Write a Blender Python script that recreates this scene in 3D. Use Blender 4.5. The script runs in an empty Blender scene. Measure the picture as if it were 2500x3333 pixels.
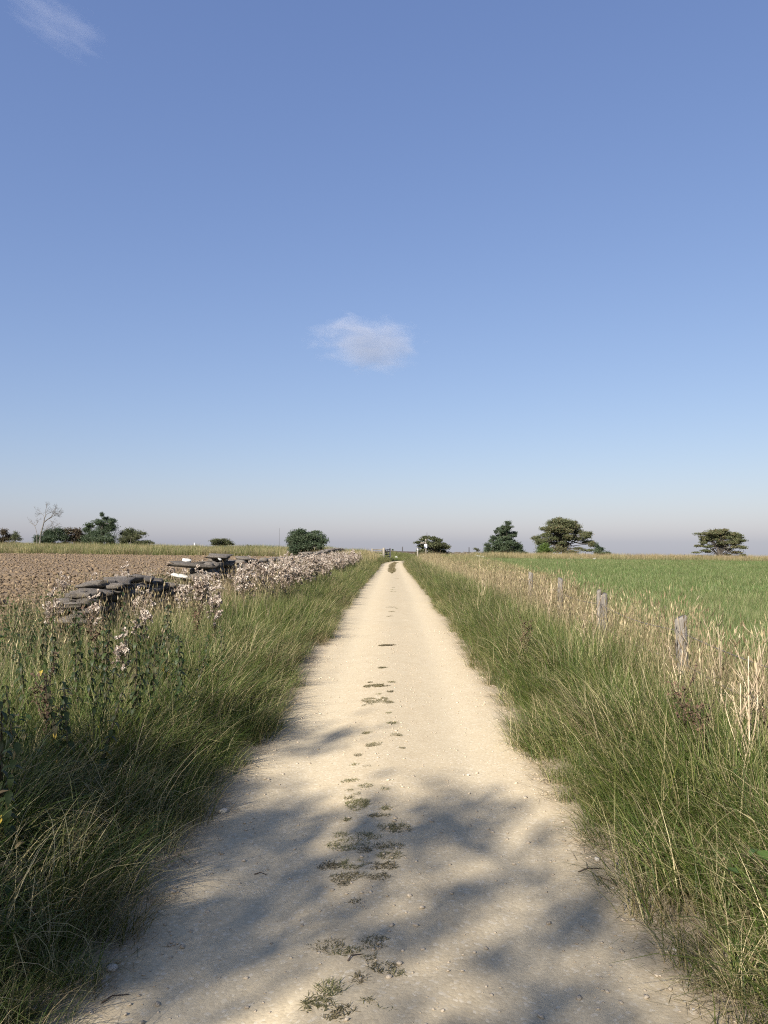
import bpy, math, random
import numpy as np
from mathutils import Vector, Matrix

R = math.radians
SC = bpy.context.scene
COL = SC.collection
rng = np.random.default_rng(7)
random.seed(7)

# ------------------------------------------------------------------ camera, sky, sun, exposure
CAM_H = 1.6
FPX = 2500.0                       # focal length in photo pixels (photo 2500 x 3333)
cam_d = bpy.data.cameras.new('camera')
cam_d.sensor_fit = 'VERTICAL'
cam_d.sensor_height = 36.0
cam_d.lens = 36.0 * 2500 / 3333
cam_d.clip_start = 0.05
cam_d.clip_end = 20000
cam = bpy.data.objects.new('camera', cam_d)
COL.objects.link(cam)
cam.location = (0, 0, CAM_H)
cam.rotation_euler = (R(90 + 2.26), 0, R(0.573))
SC.camera = cam

SUN_EL, SUN_AZ = R(34), R(210)     # azimuth clockwise from +Y (the track runs along +Y)
TO_SUN = Vector((math.sin(SUN_AZ) * math.cos(SUN_EL), math.cos(SUN_AZ) * math.cos(SUN_EL), math.sin(SUN_EL)))
world = bpy.data.worlds.new('World')
SC.world = world
world.use_nodes = True
wn, wl = world.node_tree.nodes, world.node_tree.links
wn.clear()
sky = wn.new('ShaderNodeTexSky')
sky.sky_type = 'NISHITA'
sky.sun_disc = False
sky.sun_elevation = SUN_EL
sky.sun_rotation = SUN_AZ
sky.altitude = 150
sky.air_density = 1.2
sky.dust_density = 0.8
sky.ozone_density = 2.5
bg = wn.new('ShaderNodeBackground')
bg.inputs['Strength'].default_value = 0.1
wo = wn.new('ShaderNodeOutputWorld')
# hazy late-summer air: one even response curve per channel over the whole sky
sep = wn.new('ShaderNodeSeparateColor'); cmb = wn.new('ShaderNodeCombineColor')
wl.new(sky.outputs[0], sep.inputs[0])
for ch, (gam, gain) in enumerate(((.734, .94), (.702, .955), (.561, 1.10))):
    a_ = wn.new('ShaderNodeMath'); a_.operation = 'MULTIPLY'; a_.inputs[1].default_value = .085
    b_ = wn.new('ShaderNodeMath'); b_.operation = 'POWER'; b_.inputs[1].default_value = gam
    c_ = wn.new('ShaderNodeMath'); c_.operation = 'MULTIPLY'; c_.inputs[1].default_value = gain * 10 / 2.0
    wl.new(sep.outputs[ch], a_.inputs[0]); wl.new(a_.outputs[0], b_.inputs[0])
    wl.new(b_.outputs[0], c_.inputs[0]); wl.new(c_.outputs[0], cmb.inputs[ch])
wl.new(cmb.outputs[0], bg.inputs['Color'])
wl.new(bg.outputs[0], wo.inputs['Surface'])

sun_d = bpy.data.lights.new('sun', 'SUN')
sun_d.energy = 5.0
sun_d.angle = R(0.53)
sun_d.color = (1.0, 0.945, 0.90)
sun = bpy.data.objects.new('sun', sun_d)
COL.objects.link(sun)
sun.location = (-20, -20, 30)
sun.rotation_euler = (-TO_SUN).to_track_quat('-Z', 'Y').to_euler()

SC.view_settings.view_transform = 'Standard'
SC.view_settings.look = 'None'
SC.view_settings.gamma = 1.0
SC.view_settings.exposure = 1.0
SC.view_settings.use_curve_mapping = False
SC.render.engine = 'CYCLES'
SC.cycles.max_bounces = 6
SC.cycles.transparent_max_bounces = 4
SC.cycles.use_denoising = False
SC.cycles.filter_width = 1.1

# ------------------------------------------------------------------ helpers
def pw(px, py, d):
    """photo pixel + distance along the track -> world point"""
    return ((px - 1275.0) * d / FPX, d, CAM_H - (py - 1765.0) * d / FPX)

def hash2(ix, iy, seed=0):
    h = (ix.astype(np.int64) * 374761393 + iy.astype(np.int64) * 668265263 + seed * 144665) & 0x7fffffff
    h = ((h ^ (h >> 13)) * 1274126177) & 0x7fffffff
    h = h ^ (h >> 16)
    return (h & 0xffff) / 65535.0

def vnoise(x, y, seed=0):
    x = np.asarray(x, float); y = np.asarray(y, float)
    ix = np.floor(x); iy = np.floor(y)
    fx = x - ix; fy = y - iy
    fx = fx * fx * (3 - 2 * fx); fy = fy * fy * (3 - 2 * fy)
    a = hash2(ix, iy, seed); b = hash2(ix + 1, iy, seed)
    c = hash2(ix, iy + 1, seed); d = hash2(ix + 1, iy + 1, seed)
    return (a * (1 - fx) + b * fx) * (1 - fy) + (c * (1 - fx) + d * fx) * fy

def fbm(x, y, seed=0, o=3):
    s = 0; a = 0.5; t = 0
    for k in range(o):
        s = s + a * vnoise(np.asarray(x) * 2 ** k, np.asarray(y) * 2 ** k, seed + 17 * k)
        t += a; a *= 0.5
    return s / t

def sstep(a, b, x):
    t = np.clip((np.asarray(x, float) - a) / (b - a), 0, 1)
    return t * t * (3 - 2 * t)

ZK = np.array([[-60, 0], [0, 0], [8, .015], [20, .07], [31, -.05], [56, -.31], [64, -.34], [78, -.37], [100, -.5],
               [130, -.85], [180, -1.35], [300, -1.8], [420, -4.5], [5000, -90]], float)
SK = np.array([[-60, 0], [0, 0], [15, -.002], [80, -.0105], [100, -.0118], [180, -.019], [300, -.021], [5000, -.021]], float)

def zroad(y):
    return np.interp(y, ZK[:, 0], ZK[:, 1])

# centre line of the track: straight to the gate, then bending right behind the verge
RC = np.array([[0, -9], [0, 58], [.05, 66], [.35, 73], [1.0, 79], [2.4, 84], [5.0, 88], [10, 91.5], [24, 95]], float)
def track_x(y):
    return np.interp(y, RC[:6, 1], RC[:6, 0])

def ground_z(x, y):
    x = np.asarray(x, float); y = np.asarray(y, float)
    z = zroad(y) + np.interp(y, SK[:, 0], SK[:, 1]) * np.clip(x, -260, 260)
    xr = x - track_x(y)
    near = 1 - sstep(80, 92, y)
    # verges stand a little above the track bed
    z = z + near * (-.05 * (1 - sstep(1.15, 1.5, np.abs(xr))) + .10 * sstep(1.2, 2.2, -xr) * (1 - sstep(5, 8, -xr))
                    + .07 * sstep(1.2, 2.0, xr) * (1 - sstep(4, 7, xr)))
    z = z + .05 * (fbm(x * .7, y * .7, 3) - .5) * sstep(1.2, 2, np.abs(xr)) * (1 - sstep(150, 200, y))
    fall = 1 - sstep(30, 75, y)
    z = z - fall * (.24 * sstep(1.9, 3.3, xr) + .20 * sstep(2.6, 4.8, -xr))
    z = z + .55 * sstep(100, 122, y) * (1 - sstep(124, 170, y)) * sstep(-6, -12, x)
    z = z + .22 * sstep(40, 60, y) * (1 - sstep(66, 76, y)) * sstep(1.3, 2.2, -xr) * (1 - sstep(5, 9, -xr))
    z = z + .28 * sstep(86, 98, y) * (1 - sstep(104, 125, y)) * sstep(7, 12, x)
    # green bank where the track turns away
    bank = np.exp(-(((x + .2) / 3.4) ** 2)) * sstep(87, 94, y) * (1 - sstep(99, 106, y))
    z = z + .55 * bank
    return z

def gz(x, y):
    return float(ground_z(np.array([x]), np.array([y]))[0])

def mesh_arrays(name, V, F, mats=(), attrs=None, smooth=False, mat_idx=None):
    """F: list of arrays of equal-length faces"""
    me = bpy.data.meshes.new(name)
    V = np.ascontiguousarray(V, dtype=np.float32)
    me.vertices.add(len(V))
    me.vertices.foreach_set('co', V.ravel())
    F = [np.asarray(f, dtype=np.int32) for f in F if len(f)]
    tot = sum(f.size for f in F); nf = sum(len(f) for f in F)
    me.loops.add(tot); me.polygons.add(nf)
    me.loops.foreach_set('vertex_index', np.concatenate([f.ravel() for f in F]))
    ls = np.concatenate([np.full(len(f), f.shape[1], np.int32) for f in F])
    st = np.concatenate([[0], np.cumsum(ls)[:-1]]).astype(np.int32)
    me.polygons.foreach_set('loop_start', st)
    if mat_idx is not None:
        me.polygons.foreach_set('material_index', np.asarray(mat_idx, np.int32))
    if smooth:
        me.polygons.foreach_set('use_smooth', np.ones(nf, bool))
    for m in mats:
        me.materials.append(m)
    if attrs:
        for k, v in attrs.items():
            a = me.attributes.new(k, 'FLOAT', 'POINT')
            a.data.foreach_set('value', np.asarray(v, np.float32))
    me.update()
    me.validate()
    return me

class MB:
    """collects vertices / faces / per-vertex attributes"""
    def __init__(s):
        s.V = []; s.Q = []; s.T = []; s.A = []; s.B = []; s.n = 0
    def add(s, V, Q=None, T=None, a=0.0, b=0.0):
        V = np.asarray(V, float).reshape(-1, 3)
        s.V.append(V)
        s.A.append(np.broadcast_to(np.asarray(a, float), (len(V),)))
        s.B.append(np.broadcast_to(np.asarray(b, float), (len(V),)))
        if Q is not None and len(Q): s.Q.append(np.asarray(Q, np.int64) + s.n)
        if T is not None and len(T): s.T.append(np.asarray(T, np.int64) + s.n)
        s.n += len(V)
    def tube(s, pts, rad, sides=6, a=0.0, b=0.0, cap=True):
        pts = np.asarray(pts, float); n = len(pts)
        rad = np.broadcast_to(np.asarray(rad, float), (n,))
        tan = np.gradient(pts, axis=0)
        tan /= np.linalg.norm(tan, axis=1)[:, None] + 1e-9
        ref = np.array([0, 0, 1.0]) if abs(tan[0][2]) < .9 else np.array([1.0, 0, 0])
        u = np.cross(tan, ref); u /= np.linalg.norm(u, axis=1)[:, None] + 1e-9
        v = np.cross(tan, u)
        ang = np.linspace(0, 2 * np.pi, sides, endpoint=False)
        V = pts[:, None, :] + rad[:, None, None] * (np.cos(ang)[None, :, None] * u[:, None, :] + np.sin(ang)[None, :, None] * v[:, None, :])
        Q = []
        for i in range(n - 1):
            for k in range(sides):
                k2 = (k + 1) % sides
                Q.append((i * sides + k, i * sides + k2, (i + 1) * sides + k2, (i + 1) * sides + k))
        V = V.reshape(-1, 3); T = []
        if cap:
            V = np.vstack([V, pts[0:1], pts[-1:]])
            c0, c1 = len(V) - 2, len(V) - 1
            for k in range(sides):
                k2 = (k + 1) % sides
                T.append((c0, k2, k)); T.append((c1, (n - 1) * sides + k, (n - 1) * sides + k2))
        s.add(V, Q, T, a, b)
    def box(s, c, size, rot=None, a=0.0, b=0.0, bev=0.0):
        hx, hy, hz = [q / 2 for q in size]
        if bev <= 0:
            V = np.array([(x, y, z) for x in (-hx, hx) for y in (-hy, hy) for z in (-hz, hz)], float)
            Q = [(0, 1, 3, 2), (4, 6, 7, 5), (0, 4, 5, 1), (2, 3, 7, 6), (0, 2, 6, 4), (1, 5, 7, 3)]
            T = []
        else:
            V = []; idx = {}
            for x in (-1, 1):
                for y in (-1, 1):
                    for z in (-1, 1):
                        for ax in range(3):
                            p = [x * (hx - bev), y * (hy - bev), z * (hz - bev)]
                            p[ax] = (x * hx, y * hy, z * hz)[ax]
                            idx[(x, y, z, ax)] = len(V); V.append(p)
            V = np.array(V, float); Q = []; T = []
            I = lambda x, y, z, ax: idx[(x, y, z, ax)]
            for sg in (-1, 1):
                Q.append((I(sg, -1, -1, 0), I(sg, 1, -1, 0), I(sg, 1, 1, 0), I(sg, -1, 1, 0)))
                Q.append((I(-1, sg, -1, 1), I(1, sg, -1, 1), I(1, sg, 1, 1), I(-1, sg, 1, 1)))
                Q.append((I(-1, -1, sg, 2), I(1, -1, sg, 2), I(1, 1, sg, 2), I(-1, 1, sg, 2)))
                for sh in (-1, 1):
                    Q.append((I(sg, sh, -1, 0), I(sg, sh, 1, 0), I(sg, sh, 1, 1), I(sg, sh, -1, 1)))
                    Q.append((I(sg, -1, sh, 0), I(sg, 1, sh, 0), I(sg, 1, sh, 2), I(sg, -1, sh, 2)))
                    Q.append((I(-1, sg, sh, 1), I(1, sg, sh, 1), I(1, sg, sh, 2), I(-1, sg, sh, 2)))
                    for si in (-1, 1):
                        T.append((I(sg, sh, si, 0), I(sg, sh, si, 1), I(sg, sh, si, 2)))
        if rot is not None:
            V = V @ np.array(rot, float).T
        s.add(V + np.asarray(c, float), Q, T, a, b)
    def mesh(s, name, mats, smooth=False):
        V = np.vstack(s.V)
        F = []
        if s.Q: F.append(np.vstack(s.Q))
        if s.T: F.append(np.vstack(s.T))
        return mesh_arrays(name, V, F, mats, {'t': np.concatenate(s.A), 'rnd': np.concatenate(s.B)}, smooth)

def rot_xyz(rx, ry, rz):
    return np.array(Matrix.Rotation(rz, 3, 'Z') @ Matrix.Rotation(ry, 3, 'Y') @ Matrix.Rotation(rx, 3, 'X'))

def obj(name, me, parent=None, loc=(0, 0, 0), rot=(0, 0, 0), scale=(1, 1, 1)):
    o = bpy.data.objects.new(name, me)
    COL.objects.link(o)
    o.parent = parent
    o.location = loc; o.rotation_euler = rot; o.scale = scale
    return o

def tag(o, label=None, cat=None, group=None, kind=None):
    if label: o['label'] = label
    if cat: o['category'] = cat
    if group: o['group'] = group
    if kind: o['kind'] = kind
    return o

def thing(name, label, cat, loc=(0, 0, 0), rotz=0, group=None):
    return tag(obj(name, None, None, loc, (0, 0, rotz)), label, cat, group)

def copy_tree(o, parent=None):
    c = o.copy(); COL.objects.link(c); c.parent = parent
    for ch in list(o.children):
        copy_tree(ch, c)
    return c

# ------------------------------------------------------------------ materials
def new_mat(name):
    m = bpy.data.materials.new(name)
    m.use_nodes = True
    nt = m.node_tree
    nt.nodes.clear()
    out = nt.nodes.new('ShaderNodeOutputMaterial')
    return m, nt.nodes, nt.links, out

def N(nodes, kind, **kw):
    n = nodes.new(kind)
    for k, v in kw.items():
        setattr(n, k, v)
    return n

def mixc(nodes, links, fac, a, b, blend='MIX'):
    n = nodes.new('ShaderNodeMix'); n.data_type = 'RGBA'; n.blend_type = blend
    for sock, v in ((n.inputs[0], fac), (n.inputs[6], a), (n.inputs[7], b)):
        if isinstance(v, (int, float)): sock.default_value = v
        elif isinstance(v, tuple): sock.default_value = (*v, 1) if len(v) == 3 else v
        else: links.new(v, sock)
    return n.outputs[2]

def mth(nodes, links, op, a, b=None, c=None, clamp=False):
    n = nodes.new('ShaderNodeMath'); n.operation = op; n.use_clamp = clamp
    for i, v in enumerate((a, b, c)):
        if v is None: continue
        if isinstance(v, (int, float)): n.inputs[i].default_value = v
        else: links.new(v, n.inputs[i])
    return n.outputs[0]

def ramp(nodes, links, fac, stops):
    n = nodes.new('ShaderNodeValToRGB')
    els = n.color_ramp.elements
    while len(els) < len(stops): els.new(0.5)
    for e, (p, c) in zip(els, stops):
        e.position = p; e.color = (*c, 1)
    links.new(fac, n.inputs[0])
    return n.outputs[0]

def noise(nodes, links, scale, detail=3, rough=.55, vec=None, dist=0.0):
    n = nodes.new('ShaderNodeTexNoise')
    n.inputs['Scale'].default_value = scale; n.inputs['Detail'].default_value = detail
    n.inputs['Roughness'].default_value = rough; n.inputs['Distortion'].default_value = dist
    if vec is not None: links.new(vec, n.inputs['Vector'])
    return n.outputs['Fac']

def attr(nodes, name, typ='GEOMETRY'):
    n = nodes.new('ShaderNodeAttribute'); n.attribute_name = name; n.attribute_type = typ
    return n.outputs['Fac']

def plant_mat(name, greens, straws, transl=.35, use_dry=True, rough=.55):
    """greens / straws: colour ramps over the per-blade random number; per-clump 'dry' shifts from one to the other"""
    m, nd, lk, out = new_mat(name)
    rn = attr(nd, 'rnd'); t = attr(nd, 't')
    oi = nd.new('ShaderNodeObjectInfo')
    g = ramp(nd, lk, rn, greens)
    s = ramp(nd, lk, rn, straws)
    if use_dry:
        dry = attr(nd, 'dry', 'INSTANCER')
        j = mth(nd, lk, 'MULTIPLY_ADD', rn, .9, -.45)
        f = mth(nd, lk, 'ADD', dry, j)
        f = mth(nd, lk, 'MULTIPLY_ADD', f, 2.6, -.8, clamp=True)
    else:
        f = mth(nd, lk, 'MULTIPLY', t, .25)
    c = mixc(nd, lk, f, g, s)
    hv = nd.new('ShaderNodeHueSaturation')
    lk.new(c, hv.inputs['Color'])
    lk.new(mth(nd, lk, 'MULTIPLY_ADD', oi.outputs['Random'], .5, .75), hv.inputs['Value'])
    lk.new(mth(nd, lk, 'MULTIPLY_ADD', oi.outputs['Random'], .03, .485), hv.inputs['Hue'])
    c = hv.outputs[0]
    p = nd.new('ShaderNodeBsdfPrincipled')
    p.inputs['Roughness'].default_value = rough
    p.inputs['Specular IOR Level'].default_value = .3
    lk.new(c, p.inputs['Base Color'])
    tr = nd.new('ShaderNodeBsdfTranslucent')
    lk.new(c, tr.inputs['Color'])
    mx = nd.new('ShaderNodeMixShader'); mx.inputs[0].default_value = transl
    lk.new(p.outputs[0], mx.inputs[1]); lk.new(tr.outputs[0], mx.inputs[2])
    lk.new(mx.outputs[0], out.inputs['Surface'])
    return m

GREENS = [(0, (.042, .068, .012)), (.4, (.090, .126, .022)), (.75, (.155, .172, .040)), (1, (.26, .222, .085))]
STRAWS = [(0, (.16, .118, .050)), (.5, (.33, .255, .122)), (1, (.50, .41, .225))]
M_GRASS = plant_mat('verge_grass', GREENS, STRAWS)
M_STRAW = plant_mat('dry_stems', [(0, (.12, .095, .045)), (1, (.33, .26, .14))], [(0, (.18, .128, .060)), (.6, (.39, .30, .155)), (1, (.58, .47, .28))])
M_CROP = plant_mat('crop_grass', [(0, (.088, .132, .034)), (.6, (.150, .195, .058)), (1, (.24, .265, .105))], STRAWS)
M_LEAF = plant_mat('weed_leaves', [(0, (.022, .045, .010)), (.6, (.050, .085, .018)), (1, (.09, .13, .03))],
                   [(0, (.08, .06, .03)), (1, (.20, .15, .07))])

def leaf_mat(name, stops, transl=.3, rough=.5):
    m, nd, lk, out = new_mat(name)
    rn = attr(nd, 'rnd')
    c = ramp(nd, lk, rn, stops)
    p = nd.new('ShaderNodeBsdfPrincipled')
    p.inputs['Roughness'].default_value = rough
    p.inputs['Specular IOR Level'].default_value = .25
    lk.new(c, p.inputs['Base Color'])
    tr = nd.new('ShaderNodeBsdfTranslucent'); lk.new(c, tr.inputs['Color'])
    mx = nd.new('ShaderNodeMixShader'); mx.inputs[0].default_value = transl
    lk.new(p.outputs[0], mx.inputs[1]); lk.new(tr.outputs[0], mx.inputs[2])
    lk.new(mx.outputs[0], out.inputs['Surface'])
    return m

M_HAW = leaf_mat('hawthorn_leaves', [(0, (.10, .115, .052)), (.5, (.155, .170, .078)), (.85, (.205, .180, .090)), (1, (.25, .17, .09))], .45)
M_DARKLEAF = leaf_mat('dark_leaves', [(0, (.045, .068, .036)), (.6, (.080, .110, .056)), (1, (.125, .145, .075))], .4)
M_OLIVE = leaf_mat('olive_leaves', [(0, (.068, .080, .036)), (.6, (.110, .122, .054)), (1, (.17, .16, .08))], .4)
M_BROWNLEAF = leaf_mat('brown_leaves', [(0, (.060, .042, .025)), (.6, (.09, .065, .036)), (1, (.10, .10, .04))])
M_LIME = leaf_mat('fresh_leaves', [(0, (.05, .08, .018)), (1, (.12, .17, .035))])
M_NETTLE = leaf_mat('nettle_leaves', [(0, (.018, .030, .010)), (.5, (.035, .052, .016)), (.85, (.055, .075, .022)), (1, (.10, .085, .045))])
M_FRESHNETTLE = leaf_mat('fresh_nettle_leaves', [(0, (.030, .060, .012)), (.6, (.060, .110, .022)), (1, (.11, .15, .04))])
M_YELLOW = leaf_mat('yellow_leaf', [(0, (.42, .27, .03)), (1, (.55, .42, .08))])
M_FLUFF = leaf_mat('thistle_fluff', [(0, (.32, .245, .18)), (.5, (.52, .43, .34)), (1, (.73, .65, .54))], .35, .9)
M_DOCK = leaf_mat('brown_seed', [(0, (.07, .04, .025)), (1, (.16, .10, .06))], .1, .9)

def simple_mat(name, c1, c2, scale=8, rough=.85, bump=.3, bscale=30, coord='Object', stretch=None, c3=None):
    m, nd, lk, out = new_mat(name)
    tc = nd.new('ShaderNodeTexCoord')
    v = tc.outputs[coord]
    if stretch:
        mp = nd.new('ShaderNodeMapping'); mp.inputs['Scale'].default_value = stretch
        lk.new(v, mp.inputs[0]); v = mp.outputs[0]
    oi = nd.new('ShaderNodeObjectInfo')
    va = nd.new('ShaderNodeVectorMath'); va.operation = 'ADD'
    lk.new(v, va.inputs[0])
    cx = nd.new('ShaderNodeCombineXYZ')
    lk.new(mth(nd, lk, 'MULTIPLY', oi.outputs['Random'], 37.0), cx.inputs[0])
    lk.new(cx.outputs[0], va.inputs[1]); v = va.outputs[0]
    n1 = noise(nd, lk, scale, 5, .6, v)
    st = [(.3, c1), (.7, c2)] if c3 is None else [(.25, c1), (.55, c2), (.72, c3)]
    c = ramp(nd, lk, n1, st)
    hv = nd.new('ShaderNodeHueSaturation'); lk.new(c, hv.inputs['Color'])
    lk.new(mth(nd, lk, 'MULTIPLY_ADD', oi.outputs['Random'], .4, .8), hv.inputs['Value'])
    p = nd.new('ShaderNodeBsdfPrincipled'); p.inputs['Roughness'].default_value = rough
    p.inputs['Specular IOR Level'].default_value = .25
    lk.new(hv.outputs[0], p.inputs['Base Color'])
    if bump:
        b = nd.new('ShaderNodeBump'); b.inputs['Strength'].default_value = bump; b.inputs['Distance'].default_value = .02
        lk.new(noise(nd, lk, bscale, 4, .6, v), b.inputs['Height']); lk.new(b.outputs[0], p.inputs['Normal'])
    lk.new(p.outputs[0], out.inputs['Surface'])
    return m

M_WOOD = simple_mat('weathered_wood', (.11, .095, .075), (.235, .21, .17), 14, .9, .5, 40, stretch=(6, 6, .6))
M_PALEWOOD = simple_mat('pale_wood', (.20, .175, .13), (.34, .30, .235), 14, .9, .4, 40, stretch=(6, 6, .6))
M_DARKSHADEWOOD = simple_mat('dark_shade_wood', (.05, .05, .05), (.10, .095, .09), 14, .9, .4, 40)  # dark wood; on the open gate it also carries painted shade
M_BARK = simple_mat('bark', (.045, .038, .030), (.10, .088, .07), 6, .95, .6, 20)
M_PALEBARK = simple_mat('pale_bark', (.10, .09, .075), (.20, .18, .15), 6, .95, .5, 20)
M_STEM = simple_mat('weed_stem', (.06, .045, .028), (.11, .085, .05), 12, .9, 0)
M_GREENSTEM = simple_mat('green_stem', (.05, .075, .02), (.10, .12, .04), 12, .8, 0)
M_DRYSTALK = simple_mat('dry_stalk', (.17, .10, .06), (.50, .40, .25), 9, .8, 0, c3=(.62, .50, .34))
M_STONE = simple_mat('wall_stone', (.055, .046, .036), (.145, .124, .096), 10, .95, 1.0, 22, c3=(.34, .31, .26))
M_WHITESTONE = simple_mat('bleached_stone', (.42, .39, .32), (.66, .63, .55), 9, .9, .5, 26)
M_LIME_STONE = simple_mat('limestone', (.40, .35, .27), (.62, .57, .47), 9, .9, .5, 40)
M_CLOD = simple_mat('ploughed_soil', (.120, .084, .048), (.222, .162, .098), 5, .95, .8, 30)
M_WIRE = simple_mat('rusty_wire', (.10, .08, .07), (.20, .18, .16), 20, .6, 0)
M_WHITE = simple_mat('white_board', (.74, .75, .75), (.80, .80, .80), 5, .5, 0)
M_TWIG = simple_mat('twig', (.05, .035, .025), (.13, .095, .065), 12, .9, 0)
M_PEBBLE = simple_mat('pebble', (.34, .275, .18), (.60, .50, .36), 12, .9, .4, 60)

def ground_mat():
    m, nd, lk, out = new_mat('rough_ground')
    tc = nd.new('ShaderNodeTexCoord'); v = tc.outputs['Object']
    n1 = noise(nd, lk, .9, 5, .6, v)
    n2 = noise(nd, lk, 9, 4, .6, v)
    near = ramp(nd, lk, n1, [(.3, (.045, .050, .018)), (.5, (.075, .070, .028)), (.7, (.14, .105, .05))])
    moor = ramp(nd, lk, n2, [(.3, (.060, .040, .024)), (.7, (.11, .075, .045))])
    sp = nd.new('ShaderNodeSeparateXYZ'); lk.new(v, sp.inputs[0])
    f = mth(nd, lk, 'MULTIPLY_ADD', sp.outputs[1], 1 / 30, -118 / 30, clamp=True)
    c = mixc(nd, lk, f, near, moor)
    p = nd.new('ShaderNodeBsdfPrincipled'); p.inputs['Roughness'].default_value = .95
    p.inputs['Specular IOR Level'].default_value = .1
    lk.new(c, p.inputs['Base Color'])
    b = nd.new('ShaderNodeBump'); b.inputs['Strength'].default_value = .6; b.inputs['Distance'].default_value = .05
    lk.new(n2, b.inputs['Height']); lk.new(b.outputs[0], p.inputs['Normal'])
    lk.new(p.outputs[0], out.inputs['Surface'])
    return m

def track_mat():
    m, nd, lk, out = new_mat('limestone_track')
    tc = nd.new('ShaderNodeTexCoord'); v = tc.outputs['Object']
    big = noise(nd, lk, .55, 4, .6, v)
    mid = noise(nd, lk, 5, 5, .65, v)
    fine = noise(nd, lk, 90, 4, .7, v)
    c = ramp(nd, lk, mid, [(.25, (.43, .335, .190)), (.5, (.515, .415, .245)), (.75, (.59, .49, .31))])
    c = mixc(nd, lk, mth(nd, lk, 'MULTIPLY_ADD', big, 1.6, -.55, clamp=True), c, (.475, .368, .202))
    # wheel tracks: paler, finer dust; centre and edges browner
    sp = nd.new('ShaderNodeSeparateXYZ'); lk.new(v, sp.inputs[0])
    ax = mth(nd, lk, 'ABSOLUTE', sp.outputs[0])
    rut = mth(nd, lk, 'SUBTRACT', ax, .58)
    rut = mth(nd, lk, 'ABSOLUTE', rut)
    rut = mth(nd, lk, 'MULTIPLY_ADD', rut, -3.0, 1.0, clamp=True)
    rut = mth(nd, lk, 'MULTIPLY', rut, mth(nd, lk, 'MULTIPLY_ADD', big, 1.0, .0))
    c = mixc(nd, lk, mth(nd, lk, 'MULTIPLY', rut, 1.1, clamp=True), c, (.61, .505, .312))
    mid_ = mth(nd, lk, 'MULTIPLY_ADD', ax, -3.6, 1.0, clamp=True)
    c = mixc(nd, lk, mth(nd, lk, 'MULTIPLY', mid_, mth(nd, lk, 'MULTIPLY', mid, .9)), c, (.40, .325, .195))
    edge = mth(nd, lk, 'MULTIPLY_ADD', mth(nd, lk, 'ADD', ax, mth(nd, lk, 'MULTIPLY', mid, .35)), 4.0, -4.3, clamp=True)
    c = mixc(nd, lk, mth(nd, lk, 'MULTIPLY', edge, .85), c, (.15, .105, .062))
    # coarse grains
    vo = nd.new('ShaderNodeTexVoronoi'); vo.inputs['Scale'].default_value = 75; lk.new(v, vo.inputs['Vector'])
    wn_ = nd.new('ShaderNodeSeparateColor'); lk.new(vo.outputs['Color'], wn_.inputs[0])
    c = mixc(nd, lk, .30, c, ramp(nd, lk, wn_.outputs[0], [(0, (.22, .18, .13)), (.25, (.42, .35, .25)), (.85, (.50, .43, .31)), (1, (.80, .75, .64))]))
    c = mixc(nd, lk, mth(nd, lk, 'MULTIPLY_ADD', fine, 1.2, -.35, clamp=True), c, (.36, .30, .20))
    p = nd.new('ShaderNodeBsdfPrincipled'); p.inputs['Roughness'].default_value = .95
    p.inputs['Specular IOR Level'].default_value = .12
    lk.new(c, p.inputs['Base Color'])
    h = mth(nd, lk, 'ADD', mth(nd, lk, 'MULTIPLY', mid, .5), mth(nd, lk, 'MULTIPLY', fine, .5))
    h = mth(nd, lk, 'ADD', h, mth(nd, lk, 'MULTIPLY', vo.outputs['Distance'], -.6))
    b = nd.new('ShaderNodeBump'); b.inputs['Strength'].default_value = .38; b.inputs['Distance'].default_value = .004
    lk.new(h, b.inputs['Height']); lk.new(b.outputs[0], p.inputs['Normal'])
    lk.new(p.outputs[0], out.inputs['Surface'])
    return m

def crop_ground_mat():
    m, nd, lk, out = new_mat('field_floor')
    tc = nd.new('ShaderNodeTexCoord'); v = tc.outputs['Object']
    n1 = noise(nd, lk, .25, 5, .6, v)
    c = ramp(nd, lk, n1, [(.3, (.075, .105, .03)), (.7, (.12, .15, .05))])
    p = nd.new('ShaderNodeBsdfPrincipled'); p.inputs['Roughness'].default_value = .95
    lk.new(c, p.inputs['Base Color']); lk.new(p.outputs[0], out.inputs['Surface'])
    return m

M_GROUND, M_TRACK, M_FIELD = ground_mat(), track_mat(), crop_ground_mat()

# ------------------------------------------------------------------ ground, track, fields
def axis(parts):
    out = []
    for a, b, s in parts:
        out += list(np.arange(a, b, s))
    return np.array(out + [parts[-1][1]], float)

def grid_mesh(name, xs, ys, zf, mats, smooth=True):
    X, Y = np.meshgrid(xs, ys)
    V = np.stack([X, Y, zf(X, Y)], -1).reshape(-1, 3)
    nx, ny = len(xs), len(ys)
    i = (np.arange(ny - 1)[:, None] * nx + np.arange(nx - 1)[None, :]).ravel()
    F = np.stack([i, i + 1, i + nx + 1, i + nx], -1)
    return mesh_arrays(name, V, [F], mats, None, smooth)

gx = axis([(-4000, -400, 400), (-400, -100, 30), (-100, -20, 4), (-20, -6, 1), (-6, 6, .2), (6, 20, 1), (20, 100, 4), (100, 400, 30), (400, 4000, 400)])
gy = axis([(-1500, -60, 240), (-60, -10, 10), (-10, 30, .4), (30, 110, 1), (110, 320, 6), (320, 1000, 60), (1000, 5000, 400)])
tag(obj('ground', grid_mesh('ground', gx, gy, ground_z, [M_GROUND])), kind='structure')

def resample(P, step):
    P = np.asarray(P, float)
    seg = np.linalg.norm(np.diff(P, axis=0), axis=1); s = np.concatenate([[0], np.cumsum(seg)])
    u = np.arange(0, s[-1], step)
    return np.stack([np.interp(u, s, P[:, k]) for k in range(P.shape[1])], -1)

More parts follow.
